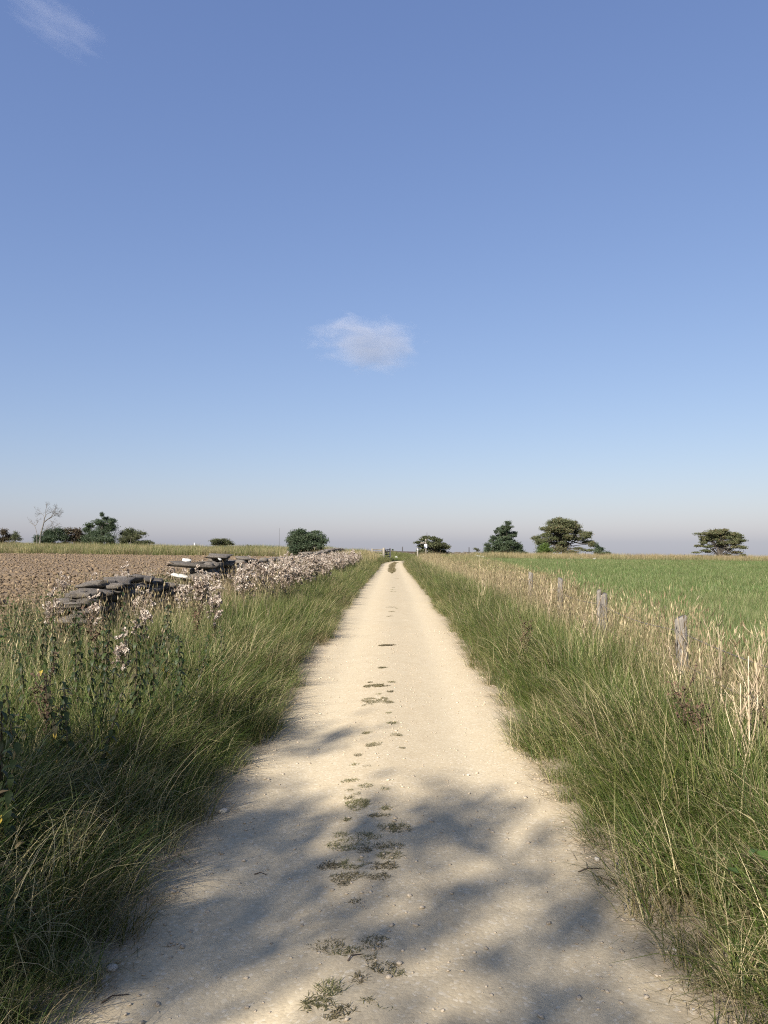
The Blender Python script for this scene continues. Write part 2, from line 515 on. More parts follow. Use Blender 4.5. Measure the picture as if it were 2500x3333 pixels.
C = resample(RC, .25)
for _ in range(6):
    C[1:-1] = (C[:-2] + 2 * C[1:-1] + C[2:]) / 4
T2 = np.gradient(C, axis=0); T2 /= np.linalg.norm(T2, axis=1)[:, None]
Nn = np.stack([T2[:, 1], -T2[:, 0]], -1)
us = np.linspace(-1.42, 1.42, 60)
TX = C[:, None, 0] + us[None, :] * Nn[:, None, 0]
TY = C[:, None, 1] + us[None, :] * Nn[:, None, 1]
U = np.broadcast_to(us, TX.shape)
def track_profile(x, y, u):
    prof = .012 + .02 * np.exp(-(u / .3) ** 2) - .018 * np.exp(-((np.abs(u) - .6) / .22) ** 2) - .03 * sstep(1.15, 1.42, np.abs(u))
    prof = prof + .012 * (fbm(x * 2.2, y * 1.3, 21) - .5) + .006 * (fbm(x * 9, y * 9, 22) - .5)
    return zroad(y) + np.interp(y, SK[:, 0], SK[:, 1]) * x + prof
TZ = track_profile(TX, TY, U)
nv = TX.shape[1]
ii = (np.arange(TX.shape[0] - 1)[:, None] * nv + np.arange(nv - 1)[None, :]).ravel()
tag(obj('track', mesh_arrays('track', np.stack([TX, TY, TZ], -1).reshape(-1, 3), [np.stack([ii, ii + 1, ii + nv + 1, ii + nv], -1)], [M_TRACK], None, True)), kind='structure')

def tz(x, y):
    x = np.asarray(x, float); y = np.asarray(y, float)
    return track_profile(x, y, x - track_x(y))
def tzs(x, y):
    return float(tz(np.array([x]), np.array([y]))[0])

def plough_z(x, y):
    m = sstep(-6.3, -7.2, x) * sstep(9, 10, y) * (1 - sstep(98, 99.5, y))
    rid = np.abs(fbm(x * 2.1 + .4 * vnoise(x, y, 5), y * 2.4, 31, 3) - .5) * 2
    return ground_z(x, y) - .1 + m * (.13 + .13 * (.6 - rid) + .08 * (fbm(x * .5, y * .5, 33) - .5))
px_ = axis([(-95, -45, .8), (-45, -6.2, .3)]); py_ = axis([(9, 60, .3), (60, 99.6, .45)])
tag(obj('ploughed_field', grid_mesh('ploughed_field', px_, py_, plough_z, [M_CLOD], False)), kind='structure')

def straw_edge(y):
    return np.interp(y, [0, 12, 22, 35, 60, 90], [3.4, 3.5, 4.6, 6.2, 8.2, 8.5])
fx_ = axis([(3.2, 30, .6), (30, 110, 3)]); fy_ = axis([(2, 88, .8)])
tag(obj('green_field', grid_mesh('green_field', fx_, fy_, lambda X, Y: ground_z(X, Y) + .012 * sstep(-.2, .4, X - straw_edge(Y)) - .02, [M_FIELD])), kind='structure')

# ------------------------------------------------------------------ grass prototypes
def blades(mb, n, rad, L, w, th0, bend, S=4, az=None, azspread=math.pi, base=None, tipw=.12, rnd=None, lift=0.0):
    """n ribbons; L,w,th0,bend are (lo,hi) ranges; az = preferred direction of lean"""
    g = rng
    r = rad * np.sqrt(g.random(n)); a = g.random(n) * 2 * np.pi
    bx, by = r * np.cos(a), r * np.sin(a)
    if base is not None: bx, by = base[:, 0], base[:, 1]
    u = lambda q: g.uniform(q[0], q[1], n)
    Ln, W, t0, be = u(L), u(w), u(th0), u(bend)
    if az is None: A = g.random(n) * 2 * np.pi
    else: A = az + g.normal(0, azspread, n)
    s = np.linspace(0, 1, S + 1)
    th = t0[:, None] + be[:, None] * s[None, :] ** 1.3
    thm = (th[:, 1:] + th[:, :-1]) / 2
    ds = (Ln / S)[:, None]
    H = np.concatenate([np.zeros((n, 1)), np.cumsum(np.sin(thm) * ds, 1)], 1)
    Z = np.concatenate([np.zeros((n, 1)), np.cumsum(np.cos(thm) * ds, 1)], 1) + lift
    X = bx[:, None] + H * np.cos(A)[:, None]; Y = by[:, None] + H * np.sin(A)[:, None]
    tw = A + np.pi / 2 + g.normal(0, .5, n)
    wid = W[:, None] * (1 - (1 - tipw) * s[None, :] ** 1.5) / 2
    ox, oy = np.cos(tw)[:, None] * wid, np.sin(tw)[:, None] * wid
    P = np.stack([np.stack([X - ox, Y - oy, Z], -1), np.stack([X + ox, Y + oy, Z], -1)], 2)   # n,S+1,2,3
    V = P.reshape(-1, 3)
    b0 = (np.arange(n) * (S + 1) * 2)[:, None] + (np.arange(S) * 2)[None, :]
    Q = np.stack([b0, b0 + 1, b0 + 3, b0 + 2], -1).reshape(-1, 4)
    rv = g.random(n) if rnd is None else g.uniform(rnd[0], rnd[1], n)
    mb.add(V, Q, None, np.repeat(np.tile(s, (n, 1)).ravel(), 2), np.repeat(rv, (S + 1) * 2))
    return np.stack([X[:, -1], Y[:, -1], Z[:, -1]], -1), A, th[:, -1], rv

def ears(mb, tips, A, th, rv, size=(.05, .10), w=.012, n=3):
    """slim seed heads continuing past the stem tips"""
    k = len(tips)
    Ls = rng.uniform(size[0], size[1], k)
    d = np.stack([np.sin(th) * np.cos(A), np.sin(th) * np.sin(A), np.cos(th)], -1)
    for q in range(2):
        tw = rng.random(k) * np.pi
        o = np.stack([np.cos(tw), np.sin(tw), np.zeros(k)], -1) * (w * rng.uniform(.6, 1.2, k))[:, None] / 2
        p0 = tips; p1 = tips + d * Ls[:, None] * .4; p2 = tips + d * Ls[:, None]
        V = np.stack([p0, p1 - o, p1 + o, p2], 1).reshape(-1, 3)
        b = np.arange(k) * 4
        mb.add(V, np.stack([b, b + 1, b + 3, b + 2], -1), None, 1.0, np.repeat(rv, 4))

def proto(fn, name, mats, smooth=False):
    mb = MB(); fn(mb)
    o = bpy.data.objects.new(name, mb.mesh(name, mats, smooth))     # kept out of the scene: only the scatter reads it
    return o

def p_lush(mb):       # long, soft, arching over towards +x
    blades(mb, 46, .13, (.28, .55), (.0035, .0065), (.0, .45), (.7, 2.0), 5, 0.0, 1.05)
    blades(mb, 14, .12, (.15, .32), (.003, .005), (.0, .7), (.3, 1.4), 4)
def p_tussock(mb):    # dome of blades springing from one crown
    blades(mb, 120, .055, (.30, .52), (.0035, .0065), (.05, .75), (.5, 1.7), 5)
    blades(mb, 40, .07, (.16, .3), (.003, .0055), (.3, 1.2), (.2, 1.0), 4)
def p_upright(mb):
    blades(mb, 40, .14, (.30, .62), (.0035, .0065), (.0, .30), (.2, 1.1), 5)
    blades(mb, 16, .13, (.15, .32), (.003, .006), (.1, .7), (.3, 1.4), 4)
def p_stems(mb):
    t, A, th, rv = blades(mb, 12, .15, (.60, 1.02), (.0022, .0042), (.0, .22), (.0, .45), 4, tipw=.6)
    ears(mb, t, A, th, rv)
    blades(mb, 10, .14, (.25, .55), (.003, .0055), (.1, .5), (.6, 2.0), 5)
def p_tangle(mb):
    blades(mb, 12, .22, (.35, .85), (.002, .004), (.4, 1.1), (-.3, .6), 3, tipw=.7)
    blades(mb, 6, .2, (.3, .6), (.0025, .005), (.1, .6), (.8, 2.4), 5)
def p_crop(mb):
    blades(mb, 130, .42, (.20, .40), (.006, .010), (.0, .35), (.1, 1.0), 3)
def p_cropfar(mb):
    blades(mb, 150, .85, (.22, .42), (.013, .024), (.0, .4), (.1, 1.0), 2)
def p_strawfar(mb):
    t, A, th, rv = blades(mb, 85, .6, (.45, .95), (.010, .018), (.0, .25), (.0, .7), 3)
    blades(mb, 60, .6, (.2, .45), (.012, .02), (.0, .5), (.3, 1.4), 2)
def p_weed(mb):       # broad leaves on short stems
    for k in range(26):
        a = random.random() * 6.283; r = .16 * math.sqrt(random.random()); z = random.uniform(.05, .55)
        leaf(mb, (r * math.cos(a), r * math.sin(a), z), random.random() * 6.283, random.uniform(-.3, .7), random.uniform(.04, .08), .42, random.random())
    blades(mb, 6, .1, (.3, .6), (.004, .006), (.0, .3), (.0, .3), 2, rnd=(0, .4), tipw=.6)
def p_litter(mb):
    blades(mb, 26, .16, (.06, .22), (.002, .004), (1.2, 1.6), (-.1, .25), 2, lift=.004, tipw=.6)

def leaf(mb, p, az, pitch, L, wr, rnd, fold=.25, droop=.5):
    """pointed leaf, folded along the midrib, drooping to its tip (8 triangles)"""
    s = np.array([0, .35, .7, 1.0]); w = np.array([.12, .5, .36, 0.0]) * L * wr * 2 / 1.0
    th = pitch - droop * s * 1.6
    x = np.concatenate([[0], np.cumsum(np.cos((th[1:] + th[:-1]) / 2) * np.diff(s) * L)])
    z = np.concatenate([[0], np.cumsum(np.sin((th[1:] + th[:-1]) / 2) * np.diff(s) * L)])
    V = []
    for i in range(4):
        V += [(x[i], -w[i] / 2, z[i] + fold * w[i] / 2), (x[i], 0, z[i]), (x[i], w[i] / 2, z[i] + fold * w[i] / 2)]
    V = np.array(V); ca, sa = math.cos(az), math.sin(az)
    V = np.stack([V[:, 0] * ca - V[:, 1] * sa, V[:, 0] * sa + V[:, 1] * ca, V[:, 2]], -1) + np.asarray(p, float)
    Q = []
    for i in range(3):
        b = i * 3
        Q += [(b, b + 1, b + 4, b + 3), (b + 1, b + 2, b + 5, b + 4)]
    mb.add(V, Q, None, np.repeat(s, 3), rnd)

PL = [proto(p_lush, 'lush_clump', [M_GRASS]) for _ in range(6)]
PTU = [proto(p_tussock, 'tussock_clump', [M_GRASS]) for _ in range(5)]
PU = [proto(p_upright, 'upright_clump', [M_GRASS]) for _ in range(5)]
PS = [proto(p_stems, 'stem_clump', [M_STRAW]) for _ in range(5)]
PT = [proto(p_tangle, 'tangle_clump', [M_STRAW]) for _ in range(4)]
PC = [proto(p_crop, 'crop_clump', [M_CROP]) for _ in range(4)]
PCF = [proto(p_cropfar, 'crop_patch', [M_CROP]) for _ in range(4)]
PSF = [proto(p_strawfar, 'straw_patch', [M_GRASS]) for _ in range(4)]
PW = [proto(p_weed, 'weed_clump', [M_LEAF]) for _ in range(4)]
PLI = [proto(p_litter, 'litter_clump', [M_STRAW]) for _ in range(3)]

def rock_mesh(name, mats, seed, sub=2, sq=(1, 1, 1), boxy=.5, amp=.25):
    import bmesh
    bm = bmesh.new(); bmesh.ops.create_icosphere(bm, subdivisions=sub, radius=1.0)
    V = np.array([v.co[:] for v in bm.verts])
    inf = V / np.max(np.abs(V), axis=1)[:, None]
    V = V * (1 - boxy) + inf * boxy
    g = np.random.default_rng(seed)
    for f in (1.3, 2.7, 5.1):
        o = g.random(3) * 50
        V = V * (1 + amp / f * (vnoise(V[:, 0] * f + o[0] + V[:, 2] * 1.7 * f, V[:, 1] * f + o[1] - V[:, 2] * f, seed) - .5) * 2)[:, None]
    V *= np.array(sq)
    F = np.array([[v.index for v in f.verts] for f in bm.faces]); bm.free()
    return mesh_arrays(name, V, [F], mats, None, False)

PCL = [bpy.data.objects.new('clod', rock_mesh('clod', [M_CLOD], 100 + k, 1, (1, .8, .55), .3, .5)) for k in range(6)]
PPB = [bpy.data.objects.new('pebble', rock_mesh('pebble', [M_PEBBLE], 200 + k, 1, (1, .8, .5), .3, .4)) for k in range(5)]

def scatter(name, label, pts, rotz, scl, protos, dry=0.0, tilt=0.1, cat='grass'):
    n = len(pts)
    me = bpy.data.meshes.new(name)
    me.vertices.add(n)
    me.vertices.foreach_set('co', np.asarray(pts, np.float32).ravel())
    rot = np.stack([rng.normal(0, tilt, n), rng.normal(0, tilt, n), np.broadcast_to(rotz, (n,))], -1).astype(np.float32)
    a = me.attributes.new('rot', 'FLOAT_VECTOR', 'POINT'); a.data.foreach_set('vector', rot.ravel())
    scl = np.asarray(scl, np.float32)
    if scl.ndim < 2: scl = np.repeat(np.broadcast_to(scl, (n,))[:, None], 3, 1)
    a = me.attributes.new('scl', 'FLOAT_VECTOR', 'POINT'); a.data.foreach_set('vector', np.ascontiguousarray(scl).ravel())
    a = me.attributes.new('idx', 'INT', 'POINT'); a.data.foreach_set('value', rng.integers(0, len(protos), n).astype(np.int32))
    a = me.attributes.new('dry', 'FLOAT', 'POINT'); a.data.foreach_set('value', np.broadcast_to(np.asarray(dry, np.float32), (n,)).copy())
    o = tag(obj(name, me), label, cat, None, 'stuff')
    ng = bpy.data.node_groups.new(name + '_scatter', 'GeometryNodeTree')
    ng.interface.new_socket('Geometry', in_out='INPUT', socket_type='NodeSocketGeometry')
    ng.interface.new_socket('Geometry', in_out='OUTPUT', socket_type='NodeSocketGeometry')
    nd, lk = ng.nodes, ng.links
    gi, go = nd.new('NodeGroupInput'), nd.new('NodeGroupOutput')
    jn = nd.new('GeometryNodeJoinGeometry')
    for p in protos:
        oi = nd.new('GeometryNodeObjectInfo'); oi.inputs['Object'].default_value = p
        oi.inputs['As Instance'].default_value = False
        g2 = nd.new('GeometryNodeGeometryToInstance')
        lk.new(oi.outputs['Geometry'], g2.inputs[0]); lk.new(g2.outputs[0], jn.inputs[0])
    ip = nd.new('GeometryNodeInstanceOnPoints')
    def na(nm, typ):
        q = nd.new('GeometryNodeInputNamedAttribute'); q.data_type = typ; q.inputs['Name'].default_value = nm
        return q.outputs[0]
    lk.new(gi.outputs[0], ip.inputs['Points']); lk.new(jn.outputs[0], ip.inputs['Instance'])
    ip.inputs['Pick Instance'].default_value = True
    lk.new(na('idx', 'INT'), ip.inputs['Instance Index'])
    lk.new(na('rot', 'FLOAT_VECTOR'), ip.inputs['Rotation'])
    lk.new(na('scl', 'FLOAT_VECTOR'), ip.inputs['Scale'])
    lk.new(ip.outputs[0], go.inputs[0])
    md = o.modifiers.new('scatter', 'NODES'); md.node_group = ng
    return o

def region(dens, y0, y1, x0f, x1f, margin=1.6):
    """random ground points between two x-bounds (functions of y), kept to what the camera (or a step aside) can see"""
    ys = np.linspace(y0, y1, 200)
    xa, xb = min(x0f(ys)), max(x1f(ys))
    n = int(dens * (y1 - y0) * (xb - xa))
    x = rng.uniform(xa, xb, n); y = rng.uniform(y0, y1, n)
    k = (x >= x0f(y)) & (x <= x1f(y)) & (np.abs(x) < .54 * np.maximum(y, 0) + margin)
    return x[k], y[k]
cst = lambda c: (lambda y: np.full_like(np.asarray(y, float), c))

def P3(x, y, dz=0.0):
    return np.stack([x, y, ground_z(x, y) + dz], -1)

def edge_l(y): return -(1.06 - .08 * (1 - sstep(2.5, 5, y)) + .13 * (fbm(np.asarray(y) * .8, np.zeros_like(y) + 3.3, 51) - .5) * 2) + track_x(y)
def edge_r(y): return 1.07 + .02 * (1 - sstep(2.5, 5, y)) + .13 * (fbm(np.asarray(y) * .8, np.zeros_like(y) + 9.3, 52) - .5) * 2 + track_x(y)

# ------------------------------------------------------------------ verge vegetation (stuff)
def verge(side):
    s = -1 if side == 'left' else 1
    ed = (lambda y: edge_l(y)) if s < 0 else (lambda y: edge_r(y))
    def span(a, b):
        if s < 0: return (lambda y: ed(y) - b), (lambda y: ed(y) - a)
        return (lambda y: ed(y) + a), (lambda y: ed(y) + b)
    # lush fringe hanging over the track
    LX, LY = [], []
    for d0, d1, dens in ((1.2, 9, 52), (9, 25, 40), (25, 79, 22)):
        f0, f1 = span(.0, .95)
        x, y = region(dens, d0, d1, f0, f1); LX.append(x); LY.append(y)
    x, y = np.concatenate(LX), np.concatenate(LY)
    off = np.abs(x - ed(y))
    dry = -.05 + .40 * fbm(x * 1.3, y * .9, 61) + .10 * sstep(.3, .9, off) + .25 * (1 - sstep(.0, .12, off)) + .45 * (rng.random(len(x)) < .16)
    sc = (.72 + .38 * sstep(0, .45, off)) * rng.uniform(.75, 1.2, len(x)) * (1 + .25 * sstep(20, 50, y)) * (.6 + .8 * fbm(x * 1.9, y * 1.6, 68))
    rz = (0 if s < 0 else math.pi) + rng.normal(0, .75, len(x))
    scatter('verge_grass', 'long green grass hanging over the %s edge of the track' % side, P3(x, y), rz, sc, PL, dry, .12)
    LX, LY = [], []
    for d0, d1, dens in ((1.2, 14, 13), (14, 40, 9)):
        f0, f1 = span(.12, 1.9)
        x, y = region(dens, d0, d1, f0, f1); LX.append(x); LY.append(y)
    x, y = np.concatenate(LX), np.concatenate(LY)
    scatter('grass_tussocks', 'domed green grass tussocks packed along the %s verge' % side, P3(x, y), rng.random(len(x)) * 6.283,
            (.6 + .5 * sstep(.1, .6, np.abs(x - ed(y)))) * rng.uniform(.7, 1.25, len(x)), PTU, np.clip(rng.normal(.12, .2, len(x)), -.2, .8), .12)
    # upright mixed grass behind
    LX, LY = [], []
    far = 3.5 if s < 0 else 2.6
    for d0, d1, dens in ((1.5, 9, 60), (9, 25, 42), (25, 79, 17)):
        f0, f1 = span(.7, far)
        x, y = region(dens, d0, d1, f0, f1); LX.append(x); LY.append(y)
    x, y = np.concatenate(LX), np.concatenate(LY)
    off = np.abs(x - ed(y))
    if s < 0:
        dry = .02 + .42 * fbm(x * .8, y * .5, 62) * sstep(3, 7, y) + .12 * sstep(1.6, 3, off) * sstep(5, 8, y) + .12 * sstep(45, 70, y)
    else:
        dry = .02 + .42 * fbm(x * .8, y * .5, 63) + .16 * sstep(1.0, 2.0, off) + .22 * sstep(18, 35, y)
    sc = rng.uniform(.7, 1.15, len(x)) * (1 + .2 * sstep(20, 50, y)) * (.7 + .6 * fbm(x * 1.1, y * .8, 66))
    if s < 0: sc = sc * (1 - .22 * sstep(2.3, 3.0, off) * sstep(9, 10.5, y) * (1 - sstep(16, 18, y)))
    scatter('rough_grass', 'knee-high mixed green and straw grass of the %s verge' % side, P3(x, y), rng.random(len(x)) * 6.283, sc, PU, dry, .12)
    # dry flowering stems and tangles
    LX, LY = [], []
    for d0, d1, dens in ((3.2, 9, 12 if s < 0 else 17), (9, 25, 15 if s < 0 else 19), (25, 79, 11 if s < 0 else 15)):
        f0, f1 = span(.95, far + (.4 if s < 0 else .3))
        x, y = region(dens, d0, d1, f0, f1); LX.append(x); LY.append(y)
    x, y = np.concatenate(LX), np.concatenate(LY)
    off = np.abs(x - ed(y))
    keep = rng.random(len(x)) < np.clip((.1 + .9 * sstep(.8, 1.9, off)) * (.25 + 1.2 * fbm(x * .7, y * .4, 64)) * (1 if s > 0 else (.25 + .75 * sstep(5, 8, y)) * (1 - .15 * sstep(2.3, 3.0, off) * sstep(9, 10.5, y) * (1 - sstep(16, 18, y)))), 0, 1)
    x, y = x[keep], y[keep]
    scatter('dry_stems', 'pale dry seeding grass stems standing in the %s verge' % side, P3(x, y), rng.random(len(x)) * 6.283,
            rng.uniform(.6, 1.05, len(x)) * (.9 if s < 0 else 1.0) * (.75 + .5 * fbm(x * .9, y * .6, 67)), PS, .3 + .6 * rng.random(len(x)), .1)
    k2 = (rng.random(len(x)) < (.35 if s > 0 else .12)) & (y < 30)
    xx, yy = x[k2], y[k2]
    scatter('dry_tangle', 'criss-crossing dead stalks leaning through the %s verge' % side, P3(xx, yy), rng.random(len(xx)) * 6.283,
            rng.uniform(.7, 1.15, len(xx)), PT, .2 + .7 * rng.random(len(xx)), .1)
    # dead litter along the foot of the grass
    f0, f1 = span(-.08, .2)
    x, y = region(38, 1.5, 14, f0, f1)
    scatter('edge_litter', 'flattened dead blades and crumbs along the %s foot of the verge' % side, np.stack([x, y, np.maximum(tz(x, y), ground_z(x, y)) + .002], -1),
            rng.random(len(x)) * 6.283, rng.uniform(.4, .9, len(x)), PLI, .3 + .5 * rng.random(len(x)), .03)

verge('left'); verge('right')

x, y = region(15, 5.0, 21, cst(2.35), cst(3.35))
scatter('fence_tangle', 'brown dead stalks tangled along the foot of the wire fence', P3(x, y), rng.random(len(x)) * 6.283, rng.uniform(.55, 1.1, len(x)), PT + PS, -.1 + .7 * rng.random(len(x)), .16)
# broad-leaved weeds
x, y = region(16, 2.9, 9, lambda y: edge_l(y) - 3.6, lambda y: edge_l(y) - .5)
k = rng.random(len(x)) < .2 + .9 * fbm(x * .9, y * .9, 71)
scatter('weed_undergrowth', 'low dark leafy weeds between the nettles on the left', P3(x[k], y[k]), rng.random(k.sum()) * 6.283, rng.uniform(.6, 1.1, k.sum()), PW, rng.random(k.sum()) * .5, .15, 'weeds')
x, y = region(14, 7, 30, cst(-7.2), lambda y: np.where(np.asarray(y) < 11.5, -3.9, -4.95))
k = rng.random(len(x)) < .15 + 1.0 * fbm(x * .6, y * .45, 72)
scatter('wall_undergrowth', 'green leafy weeds growing round the broken stone wall', P3(x[k], y[k]), rng.random(k.sum()) * 6.283, rng.uniform(.9, 1.6, k.sum()), PW, rng.random(k.sum()) * .35, .15, 'weeds')
x, y = region(5, 2.5, 20, lambda y: edge_r(y) + .8, cst(3.3))
k = rng.random(len(x)) < fbm(x * .9, y * .7, 73)
scatter('right_undergrowth', 'dark leafy weeds low among the grass by the wire fence', P3(x[k], y[k]), rng.random(k.sum()) * 6.283, rng.uniform(.6, 1.0, k.sum()), PW, rng.random(k.sum()) * .5, .15, 'weeds')

# grass on the field side of the wall
x, y = region(9, 9, 78, lambda y: np.full_like(y, -6.9), cst(-4.9))
dry = .35 + .5 * fbm(x * .5, y * .3, 75)
scatter('margin_grass', 'straw-coloured grass between the stone wall and the ploughed soil', P3(x, y), rng.random(len(x)) * 6.283, rng.uniform(.7, 1.1, len(x)), PU + PS, dry, .12)

x, y = region(7, 46, 77.3, cst(-5.2), lambda y: edge_l(y) - .75)
scatter('gate_straw', 'tall straw grass on the left verge shortly before the gate', P3(x, y), rng.random(len(x)) * 6.283, rng.uniform(.7, 1.15, len(x)), PSF, np.clip(.25 + .75 * fbm(x * .6, y * .3, 77), 0, 1), .1)
# straw belt along the wire fence, beyond the verge
x, y = region(6.5, 8, 89, lambda y: np.interp(y, [0, 20, 90], [3.3, 3.3, 3.0]), lambda y: straw_edge(y) + .3)
dry = .12 + .75 * fbm(x * .6, y * .35, 76)
scatter('straw_belt', 'pale straw grass belt between the track verge and the green field', P3(x, y), rng.random(len(x)) * 6.283, rng.uniform(.55, .95, len(x)), PSF, dry, .1)

# the green field
x, y = region(14, 3.5, 22, lambda y: straw_edge(y) - .25, cst(16))
scatter('field_grass', 'fresh green grass of the near field behind the wire fence', P3(x, y), rng.random(len(x)) * 6.283, rng.uniform(.8, 1.2, len(x)), PC, .02 + .25 * fbm(x * .3, y * .3, 81) , .08)
x, y = region(5.5, 21, 89, lambda y: straw_edge(y) - .2, cst(52))
scatter('distant_field_grass', 'even green grass filling the far part of the field', P3(x, y), rng.random(len(x)) * 6.283, rng.uniform(.75, 1.1, len(x)), PCF, .02 + .22 * fbm(x * .12, y * .12, 82), .08)

# straw strips beyond both fields
x, y = region(3.2, 87, 100, cst(3.2), cst(56))
scatter('far_straw', 'bleached straw strip along the far edge of the green field', P3(x, y), rng.random(len(x)) * 6.283, rng.uniform(.6, 1.05, len(x)), PSF, np.clip(.35 + 1.1 * sstep(86, 92, y) * fbm(x * .35, y * .3, 83), 0, 1), .1)
x, y = region(3.2, 99, 121, cst(-66), cst(-3.6))
hh = rng.uniform(.75, 1.25, len(x)) * (.85 + .6 * fbm(x * .4, y * .4, 84))
scatter('far_margin', 'tall grass strip along the far edge of the ploughed field', P3(x, y), rng.random(len(x)) * 6.283, hh, PSF, .10 + .75 * fbm(x * .25, y * .5, 85), .1)
x, y = region(4, 80, 100, cst(-9), cst(6.5))
k = np.abs(x - np.interp(y, RC[:, 1], RC[:, 0])) > 1.6
k &= ~((y > 84) & (x > 2.4 + (y - 84) * .9 - 1.3) & (y < 93))
scatter('bank_grass', 'short green grass on the bank where the track turns', P3(x[k], y[k]), rng.random(k.sum()) * 6.283, rng.uniform(.35, .6, k.sum()), PSF, .05 + .3 * fbm(x[k] * .4, y[k] * .4, 86), .1)

# ploughed clods
xs, ys = [], []
for d0, d1, dens in ((9.5, 40, 30), (40, 99, 12)):
    x, y = region(dens, d0, d1, cst(-56), cst(-6.9), 1.0); xs.append(x); ys.append(y)
x, y = np.concatenate(xs), np.concatenate(ys)
sc = rng.gamma(1.6, .016, len(x)) + .016
scatter('plough_clods', 'turned brown earth clods covering the ploughed field', np.stack([x, y, plough_z(x, y) + .3 * sc], -1), rng.random(len(x)) * 6.283,
        np.stack([sc * rng.uniform(.8, 1.5, len(x)), sc, sc * rng.uniform(.7, 1.2, len(x))], -1) * 1.15, PCL, 0, .35, 'soil')
# loose gravel
x, y = region(330, 1.8, 14, lambda y: edge_l(y) - .05, lambda y: edge_r(y) + .05)
k = rng.random(len(x)) < .25 + .75 * sstep(.55, 1.1, np.abs(x)) + .3 * sstep(.35, .0, np.abs(x))
x, y = x[k], y[k]
sc = .0025 + np.minimum(rng.gamma(1.3, .0024, len(x)), .011)
scatter('loose_gravel', 'loose limestone grit strewn over the pale track', np.stack([x, y, tz(x, y) + .2 * sc], -1), rng.random(len(x)) * 6.283, sc, PPB, 0, .2, 'gravel')

# ------------------------------------------------------------------ broken dry stone wall on the left
STONE = [rock_mesh('stone', [M_STONE], 300 + k, 2, (1, 1, 1), .88, .42) for k in range(8)]
WSTONE = rock_mesh('pale_stone', [M_WHITESTONE], 320, 2, (1, 1, 1), .85, .5)
def mesh_np(me):
    V = np.empty(len(me.vertices) * 3, np.float32); me.vertices.foreach_get('co', V)
    F = np.array([p.vertices[:] for p in me.polygons])
    return V.reshape(-1, 3), F
STONE_NP = [mesh_np(m) for m in STONE]

def stone_wall(label, x0, y0, y1, height, part_to, zlo, lean=.0):
    root = thing('dry_stone_wall', label, 'stone wall', (x0, y0, gz(x0, y0)))
    core = MB(); n = 0
    z = .0; g = random.Random(int(y0 * 10))
    while z < 1.4:
        t = g.uniform(.085, .15)
        for side in (1, -1):
            y = y0 + g.uniform(-.1, .15)
            while y < y1:
                L = g.uniform(.16, .42) if g.random() < .8 else g.uniform(.4, .65)
                dep = g.uniform(.22, .32)
                yc = y + L / 2
                top = height(yc) + g.uniform(-.07, .05)
                if z + t * .6 < top:
                    zb = gz(x0, yc)
                    loc = (x0 + side * (.19 - .05 * z) + g.uniform(-.07, .07), yc, zb + z + t / 2)
                    rot = (g.uniform(-.13, .13) + lean, g.uniform(-.16, .16), g.uniform(-.3, .3))
                    scl = (dep / 2 * 1.05, L / 2 * 1.04, t / 2 * 1.12)
                    k = g.randrange(8)
                    if z >= zlo and yc < part_to and n < 280:
                        o = obj('stone', STONE[k], root, (loc[0] - x0, loc[1] - y0, loc[2] - root.location.z), rot, scl); n += 1
                    else:
                        V, F = STONE_NP[k]
                        core.add((V * np.array(scl)) @ rot_xyz(*rot).T + np.array(loc) - np.array(root.location), None, F)
                y += L + g.uniform(.0, .03)
        z += t
    c = obj('rubble', core.mesh('rubble', [M_STONE]), root); c['kind'] = 'stuff'
    return root

WALL_X = -4.72
def h_near(y):
    return float(np.interp(y, [11.2, 11.7, 12.6, 14.0, 15.2, 16.4, 17.4], [.72, .90, .98, .96, .86, .70, .35]))
wn_root = stone_wall('low tumbled end of the grey stone wall nearest the camera, in dry grass', WALL_X, 11.25, 17.3, h_near, 18, .28)
def extra(root, me, loc, scl, rot, name='stone'):
    return obj(name, me, root, tuple(np.array(loc) - np.array(root.location)), rot, scl)
b = gz(WALL_X, 11.4)
for k, (dx, yy_, zz_, sx_, sy_, sz_, ry_, rz_) in enumerate(((.06, 11.42, .52, .24, .34, .065, .08, .15), (.02, 11.55, .68, .22, .30, .07, -.06, -.3), (.08, 12.0, .84, .24, .27, .085, .1, .2), (-.05, 12.5, .97, .2, .26, .07, -.12, -.2),
        (.1, 13.0, 1.0, .22, .3, .06, .1, .4), (0, 13.7, 1.0, .2, .24, .07, -.1, -.3), (.06, 14.4, .97, .18, .28, .06, .14, .2), (-.04, 15.1, .9, .2, .25, .08, .0, -.4))):
    extra(wn_root, STONE[k], (WALL_X + dx, yy_, b + zz_), (sx_, sy_, sz_), (.06 * (-1) ** k, ry_, rz_), 'capstone')

def h_far(y):
    v = np.interp(y, [18.4, 18.8, 19.6, 21.5, 22.3, 23.5, 25, 27, 30, 36, 42, 50, 60, 74], [.75, .95, 1.18, 1.2, .98, 1.12, 1.12, 1.0, 1.1, 1.05, 1.15, 1.05, 1.1, 1.0])
    return float(v + .08 * (vnoise(np.array([y * 1.4]), np.array([2.2]), 91)[0] - .5) * 2)
wf_root = stone_wall('long dark stone wall with jutting slabs running behind the thistles to the gate', WALL_X, 18.5, 74, h_far, 33, .55)
b = gz(WALL_X, 18.7)
extra(wf_root, STONE[0], (WALL_X - .12, 18.55, b + 1.06), (.50, .20, .060), (.06, .10, .35), 'capstone')
extra(wf_root, STONE[3], (WALL_X + .05, 18.7, b + .78), (.42, .34, .10), (.05, -.12, -.2), 'capstone')
extra(wf_root, STONE[4], (WALL_X + .12, 20.6, b + 1.24), (.26, .34, .065), (.03, .1, .1), 'capstone')
extra(wf_root, STONE[7], (WALL_X + .1, 24.2, b + 1.08), (.26, .40, .075), (-.04, .1, .1), 'capstone')
